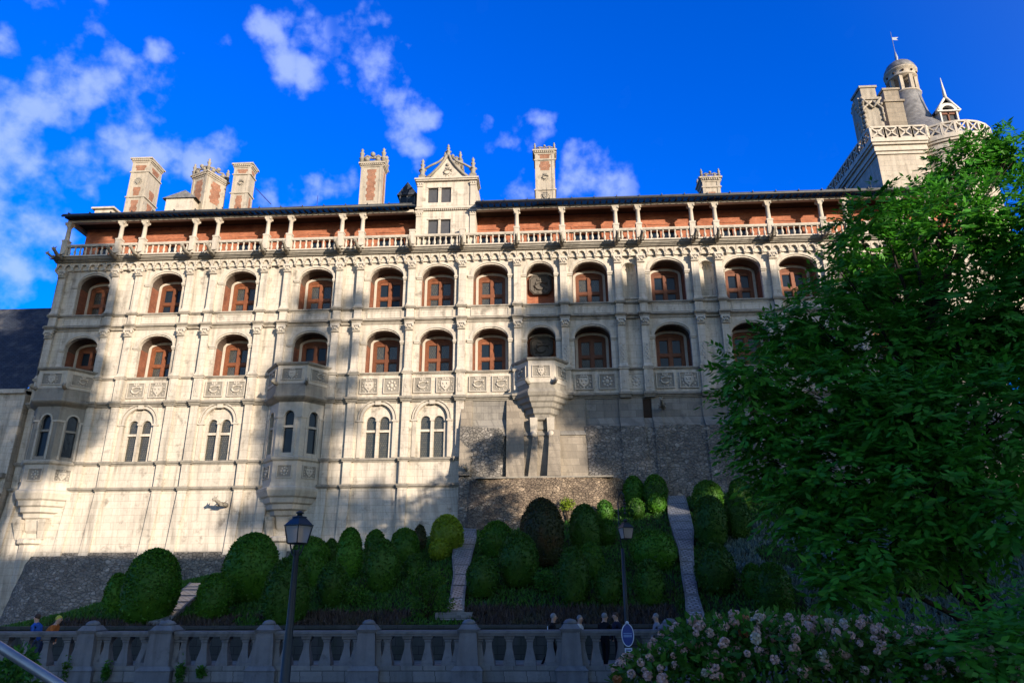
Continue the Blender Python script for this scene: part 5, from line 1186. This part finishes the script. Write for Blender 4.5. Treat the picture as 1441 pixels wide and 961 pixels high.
def head_mesh(m_):
    n = 90; u = unit(nr.normal(size=(n, 3))); D = unit(np.cross(u, nr.normal(size=(n, 3)))+u*.35); b = MB(); b.blob((0,0,0), .05, 0)
    return quads_mesh('flower_head', leaf_quads(u*.068*np.array([1,1,.95])-D*.02, D, .05, .045), m_, b)
FH = [head_mesh(FLOW), head_mesh(FLOWW), head_mesh(FLOWO), head_mesh(FLOW)]
HEADS = [a for a in HEADS if a[1]+hb0.y < -33.2+.0 and a[2] > 1.65-.108*(a[1]+hb0.y+46)]; rng.shuffle(HEADS); REST = HEADS[100:330]; HEADS = HEADS[:100]
HQ = []
for a in REST:
    n = 60; u = unit(nr.normal(size=(n, 3))); D = unit(np.cross(u, nr.normal(size=(n, 3)))+u*.35); s_ = rng.uniform(.55,.95); HQ.append(a+leaf_quads(u*.068*s_-D*.02, D, .05*s_, .045*s_))
tag(put('flower_heads', quads_mesh('flower_heads', np.concatenate(HQ), FLOW), HY), kind='stuff')
for a in HEADS: put('flower_head', FH[rng.choice((0,0,0,1,1,2,3))], HY, tuple(a), rng.uniform(0,6), (lambda s_: (s_,s_,s_*rng.uniform(.85,1.2)))(rng.uniform(.65,1.05)))

# ------------------------------------------------------------------ the big tree on the right
LOBES = [(1052,525,44,-27),(1075,590,60,-26.5),(1098,645,58,-27),(1130,715,44,-28),(1105,480,42,-26),(1150,455,55,-26),(1195,395,48,-25.5),(1212,335,44,-25),(1236,292,30,-25),(1255,420,70,-24.5),(1300,290,45,-23.5),(1345,232,36,-23),(1385,215,36,-23),(1425,212,36,-23),(1335,330,78,-25),(1430,310,90,-25),(1250,500,72,-26),(1345,450,88,-26),(1450,450,95,-26),(1165,560,78,-27),(1270,590,85,-28),(1390,590,105,-28),(1190,670,80,-28),(1300,690,80,-29),(1420,720,60,-30),(1185,755,44,-29),(1182,830,30,-30),(1240,775,40,-29.5),(1340,770,40,-28),(1500,350,110,-26),(1510,560,120,-27),(1290,500,60,-23),(1400,480,80,-22.5),(1220,590,60,-24),(1430,860,38,-33),(1405,930,50,-35),(1340,930,36,-35),(1470,930,60,-34),(1250,390,50,-23),(1160,500,40,-24)]
tb = at(1400, 900, -26); tbz = H(tb.x, -26)
T = thing('broadleaf_tree', 'large dark green broadleaf tree with feathery leaf sprays filling the right side', 'tree', (tb.x, -26, tbz))
o0 = np.array((tb.x, -26, tbz)); Q = []; LC = []
for px_, py_, rp, Y in LOBES:
    c = np.array(at(px_, py_, Y)); d = Y+46; r = rp*d/FPX*1.02; LC.append((c, r))
    n = int(92*r*r)+34; u = unit(nr.normal(size=(n, 3))); rad = r*(.40+.50*nr.random(n))[:, None]
    wob = 1+.22*np.array([noise.noise((float(a[0])*2.2+px_, float(a[1])*2.2, float(a[2])*2.2)) for a in u])[:, None]
    P0 = c+u*rad*wob; A = unit(u*np.array([1,1,.5])+nr.normal(size=(n, 3))*.45+np.array([0, 0, .05])); big = 1.0
    Ls = .46+.30*nr.random(n); side = unit(np.cross(A, np.array([0, 0, 1.0])+.2*nr.normal(size=(n, 3))))
    for k in range(11):                      # leaflets along a drooping stalk
        if k == 10: s, t, sg_ = side*0, 1.0, 0
        else: t = .18+.8*(k//2)/5; sg_ = 1 if k % 2 else -1
        pos = P0+A*(Ls*t)[:, None]+np.array([0, 0, -1.])*(Ls*.35*t*t)[:, None]
        D = unit(A*(.55 if sg_ else 1)+side*sg_*.85+np.array([0, 0, -.28])+.12*nr.normal(size=(n, 3)))
        ln = (.21+.08*nr.random(n))*(1.0 if Y > -31 else .75); up_ = unit(u*.75+np.array([0, -.25, .75])+.35*nr.normal(size=(n, 3))); w_ = unit(np.cross(D, up_))
        m_ = pos+D*(ln*.45)[:, None]; wd = ln*.40
        Q.append(np.stack([pos, m_+w_*(wd*.5)[:, None], pos+D*ln[:, None], m_-w_*(wd*.5)[:, None]], 1))
Q = np.concatenate(Q)-o0
put('crown', quads_mesh('crown', Q, TREEL), T)
tr = MB(); fork = Vector((-.3, .1, 3.2-tbz+.6))
tr.tube([(0,0,-.3),(.05,0,.3),(-.05,.05,1.6),fork,(.1,.2,6.5-tbz),(.3,.3,9.0-tbz),(.2,.3,11.5-tbz)], [.5,.34,.29,.25,.17,.10,.04], 9)
for c, r in LC:
    q = Vector(c-o0)
    if q.length < .8: continue
    z0 = max(1.8, min(8.5-tbz, q.z*.55)); st_ = Vector((-.1, .12, z0)); md = st_.lerp(q, .5)+Vector((0, 0, .35+.2*rng.random())); d_ = (q-st_).length; r0 = min(.09, .02+.010*d_)
    tr.tube([st_, st_.lerp(md, .5)+Vector((0,0,.15)), md, q], [r0, r0*.8, r0*.6, .018], 6)
    for i in range(3):
        e = q+Vector((rng.uniform(-1,1), rng.uniform(-1,1), rng.uniform(-.6,.8)))*r*.75; tr.tube([md.lerp(q, rng.uniform(.3,.9)), q.lerp(e, .5), e], [.022,.014,.006], 4)
tr.build('trunk', BARK, T)

# ------------------------------------------------------------------ across the square, behind the viewer: the houses and trees whose shade falls on the scene
KX, KZ = math.tan(R(SUN_AZ)), math.tan(R(SUN_EL))/math.cos(R(SUN_AZ))
def upsun(X, Z, dist): return Vector((X+KX*dist, -dist, Z+KZ*dist))       # the point that shades (X, 0, Z)
def park_tree(label, discs, dist, dens=1.0, base_x=None, leaf=.42):
    cs = [(upsun(X, Z, dist+rng.uniform(-1.5,1.5)), r) for X, Z, r in discs]; bx = sum(c.x for c, r in cs)/len(cs) if base_x is None else base_x; o0 = np.array((bx, -dist, 0)); Q = []
    for c, r in cs:
        n = int(55*r*r*dens*(.42/leaf)**2); u = unit(nr.normal(size=(n, 3))); pos = np.array(c)+u*(r*nr.random(n)[:, None]**.45); D = unit(nr.normal(size=(n, 3))); Q.append(leaf_quads(pos, D, leaf*(.9+.8*nr.random(n)), leaf*(.7+.4*nr.random(n))))
    t = thing('park_tree', label, 'tree', (bx, -dist, 0), 0, 'park trees behind the viewer'); put('crown', quads_mesh('crown', np.concatenate(Q)-o0, PARKL), t)
    zt = max(c.z for c, r in cs); b = MB(); b.tube([(0,0,-.2),(.1,0,zt*.3),(-.1,.1,zt*.6),(0,0,zt*.95)], [.5,.4,.25,.06], 8)
    for c, r in cs: q = Vector(c)-Vector(o0); b.tube([(0,0,q.z*.6),(q.x*.6,q.y*.6,q.z*.85),q], [.14,.08,.02], 5)
    b.build('trunk', BARK, t); return t
park_tree('very tall poplar behind the viewer, shading the left end of the castle', [(-35.2,27.3,2.0),(-34.6,24.2,2.5),(-34.2,21.2,2.7),(-34.6,18.5,2.8),(-34.3,15.5,2.6),(-33.0,12.5,2.6),(-34.2,10.2,2.0),(-38.5,17,3.0),(-38.8,13,2.8),(-38,21,2.6),(-37.5,9.6,2.0),(-31.9,20.5,1.0),(-31.7,16.5,1.0),(-40.5,12,2.6),(-40.5,17,2.6),(-39.5,7.5,2.2),(-36.2,26.5,1.8)], 52, 3.4, None, .3)
park_tree('slender thin-leaved tree behind the viewer, half shading the middle oriel', [(-16.3,21.3,1.3),(-16.6,19,1.6),(-16.8,16.5,1.9),(-17,14.2,2.1),(-16.9,11.8,2.3),(-16.6,9.4,2.4),(-16.4,7,2.4),(-13.7,17.5,.9),(-13.6,15,1.0),(-13.5,12.3,1.1),(-13.4,21,.9),(-11.6,7,1.5),(-14,5.8,2.2),(-19.6,6,1.4)], 66, 1.8, None, .36)
park_tree('broad plane tree behind the viewer, shading the right half of the castle', [(-.6,19.6,1.3),(1.6,20,1.6),(4.0,20.4,1.5),(5.9,21.3,1.5),(6.3,18.5,2.3),(3.6,18,1.9),(2.2,16.2,2.0),(.0,17.2,1.5),(-1.2,16.6,.9),(9,21.2,1.4),(10.8,21.3,1.4),(9.6,18.5,2.5),(12.9,20.3,1.9),(15.4,21.2,1.4),(14.6,18.2,2.4),(18.2,19.8,2.2),(5.5,14.6,2.5),(9.5,14.9,2.6),(13.4,14.8,2.6),(17.5,15,2.7),(2.6,13.0,1.7),(6.6,11.3,2.3),(10.4,11.2,2.5),(14.5,11.3,2.6),(18.5,11.5,2.6),(3.9,9.9,1.5),(7.4,8.3,2.0),(12.2,8.0,2.4),(4.6,7.2,1.7),(16.5,7.6,2.6),(20.5,16.8,2.4),(22,12.4,2.8),(22.5,8,2.6),(22,20.3,1.6),(25,16,2.5),(26,11,3),(4.6,16.2,1.6),(7.9,16.5,1.5),(11.5,16.8,1.5),(4.2,12,1.4),(8.5,12.8,1.3),(12.4,12.6,1.3),(7.9,10,1.4),(9.2,20,1.2)], 70, 3.4)
def townhouse(label, X0, X1, Zr, dist, depth=11, wc=STONE):
    a, b_ = upsun(X0, 0, dist).x, upsun(X1, 0, dist).x; zr = Zr+KZ*dist; ze = zr-3.2; y0 = -dist
    o = thing('town_house', label, 'house', ((a+b_)/2, y0, 0), 0, 'town houses across the square'); w = (b_-a)/2
    m_ = MB(); m_.box(-w, w, -depth/2, depth/2, 0, ze); m_.build('wall', wc, o)
    m_ = MB(); m_.loft([[(s*(w+.2), -depth/2-.4, ze-.1),(s*(w+.2), 0, zr),(s*(w+.2), depth/2+.4, ze-.1)] for s in (-1, 1)]); m_.build('roof', SLATE, o)
    n = max(2, int(2*w/3.2))
    fl = int(ze/3.4)
    for j in range(fl):
        for i in range(n):
            x = -w+2*w*(i+.5)/n; q = MB(); q.box(x-.65, x+.65, depth/2, depth/2+.08, 3.4*j+.7, 3.4*j+2.7); f = q.build('window', TRIM, o); MB().box(x-.5, x+.5, depth/2+.081, depth/2+.1, 3.4*j+.85, 3.4*j+2.55).build('pane', GLASS, f)
    return o
townhouse('slate-roofed town house behind the viewer, first of the row from the square', -52, -36.5, 3.4, 80)
townhouse('taller slate-roofed town house behind the viewer, second of the row', -36.4, -19.5, 3.9, 80)
townhouse('slate-roofed town house behind the viewer, third of the row', -19.4, -3.5, 4.4, 80)
townhouse('slate-roofed town house behind the viewer, fourth of the row', -3.4, 13, 4.9, 80)
townhouse('slate-roofed town house behind the viewer, last of the row', 13.1, 32, 6.0, 80)
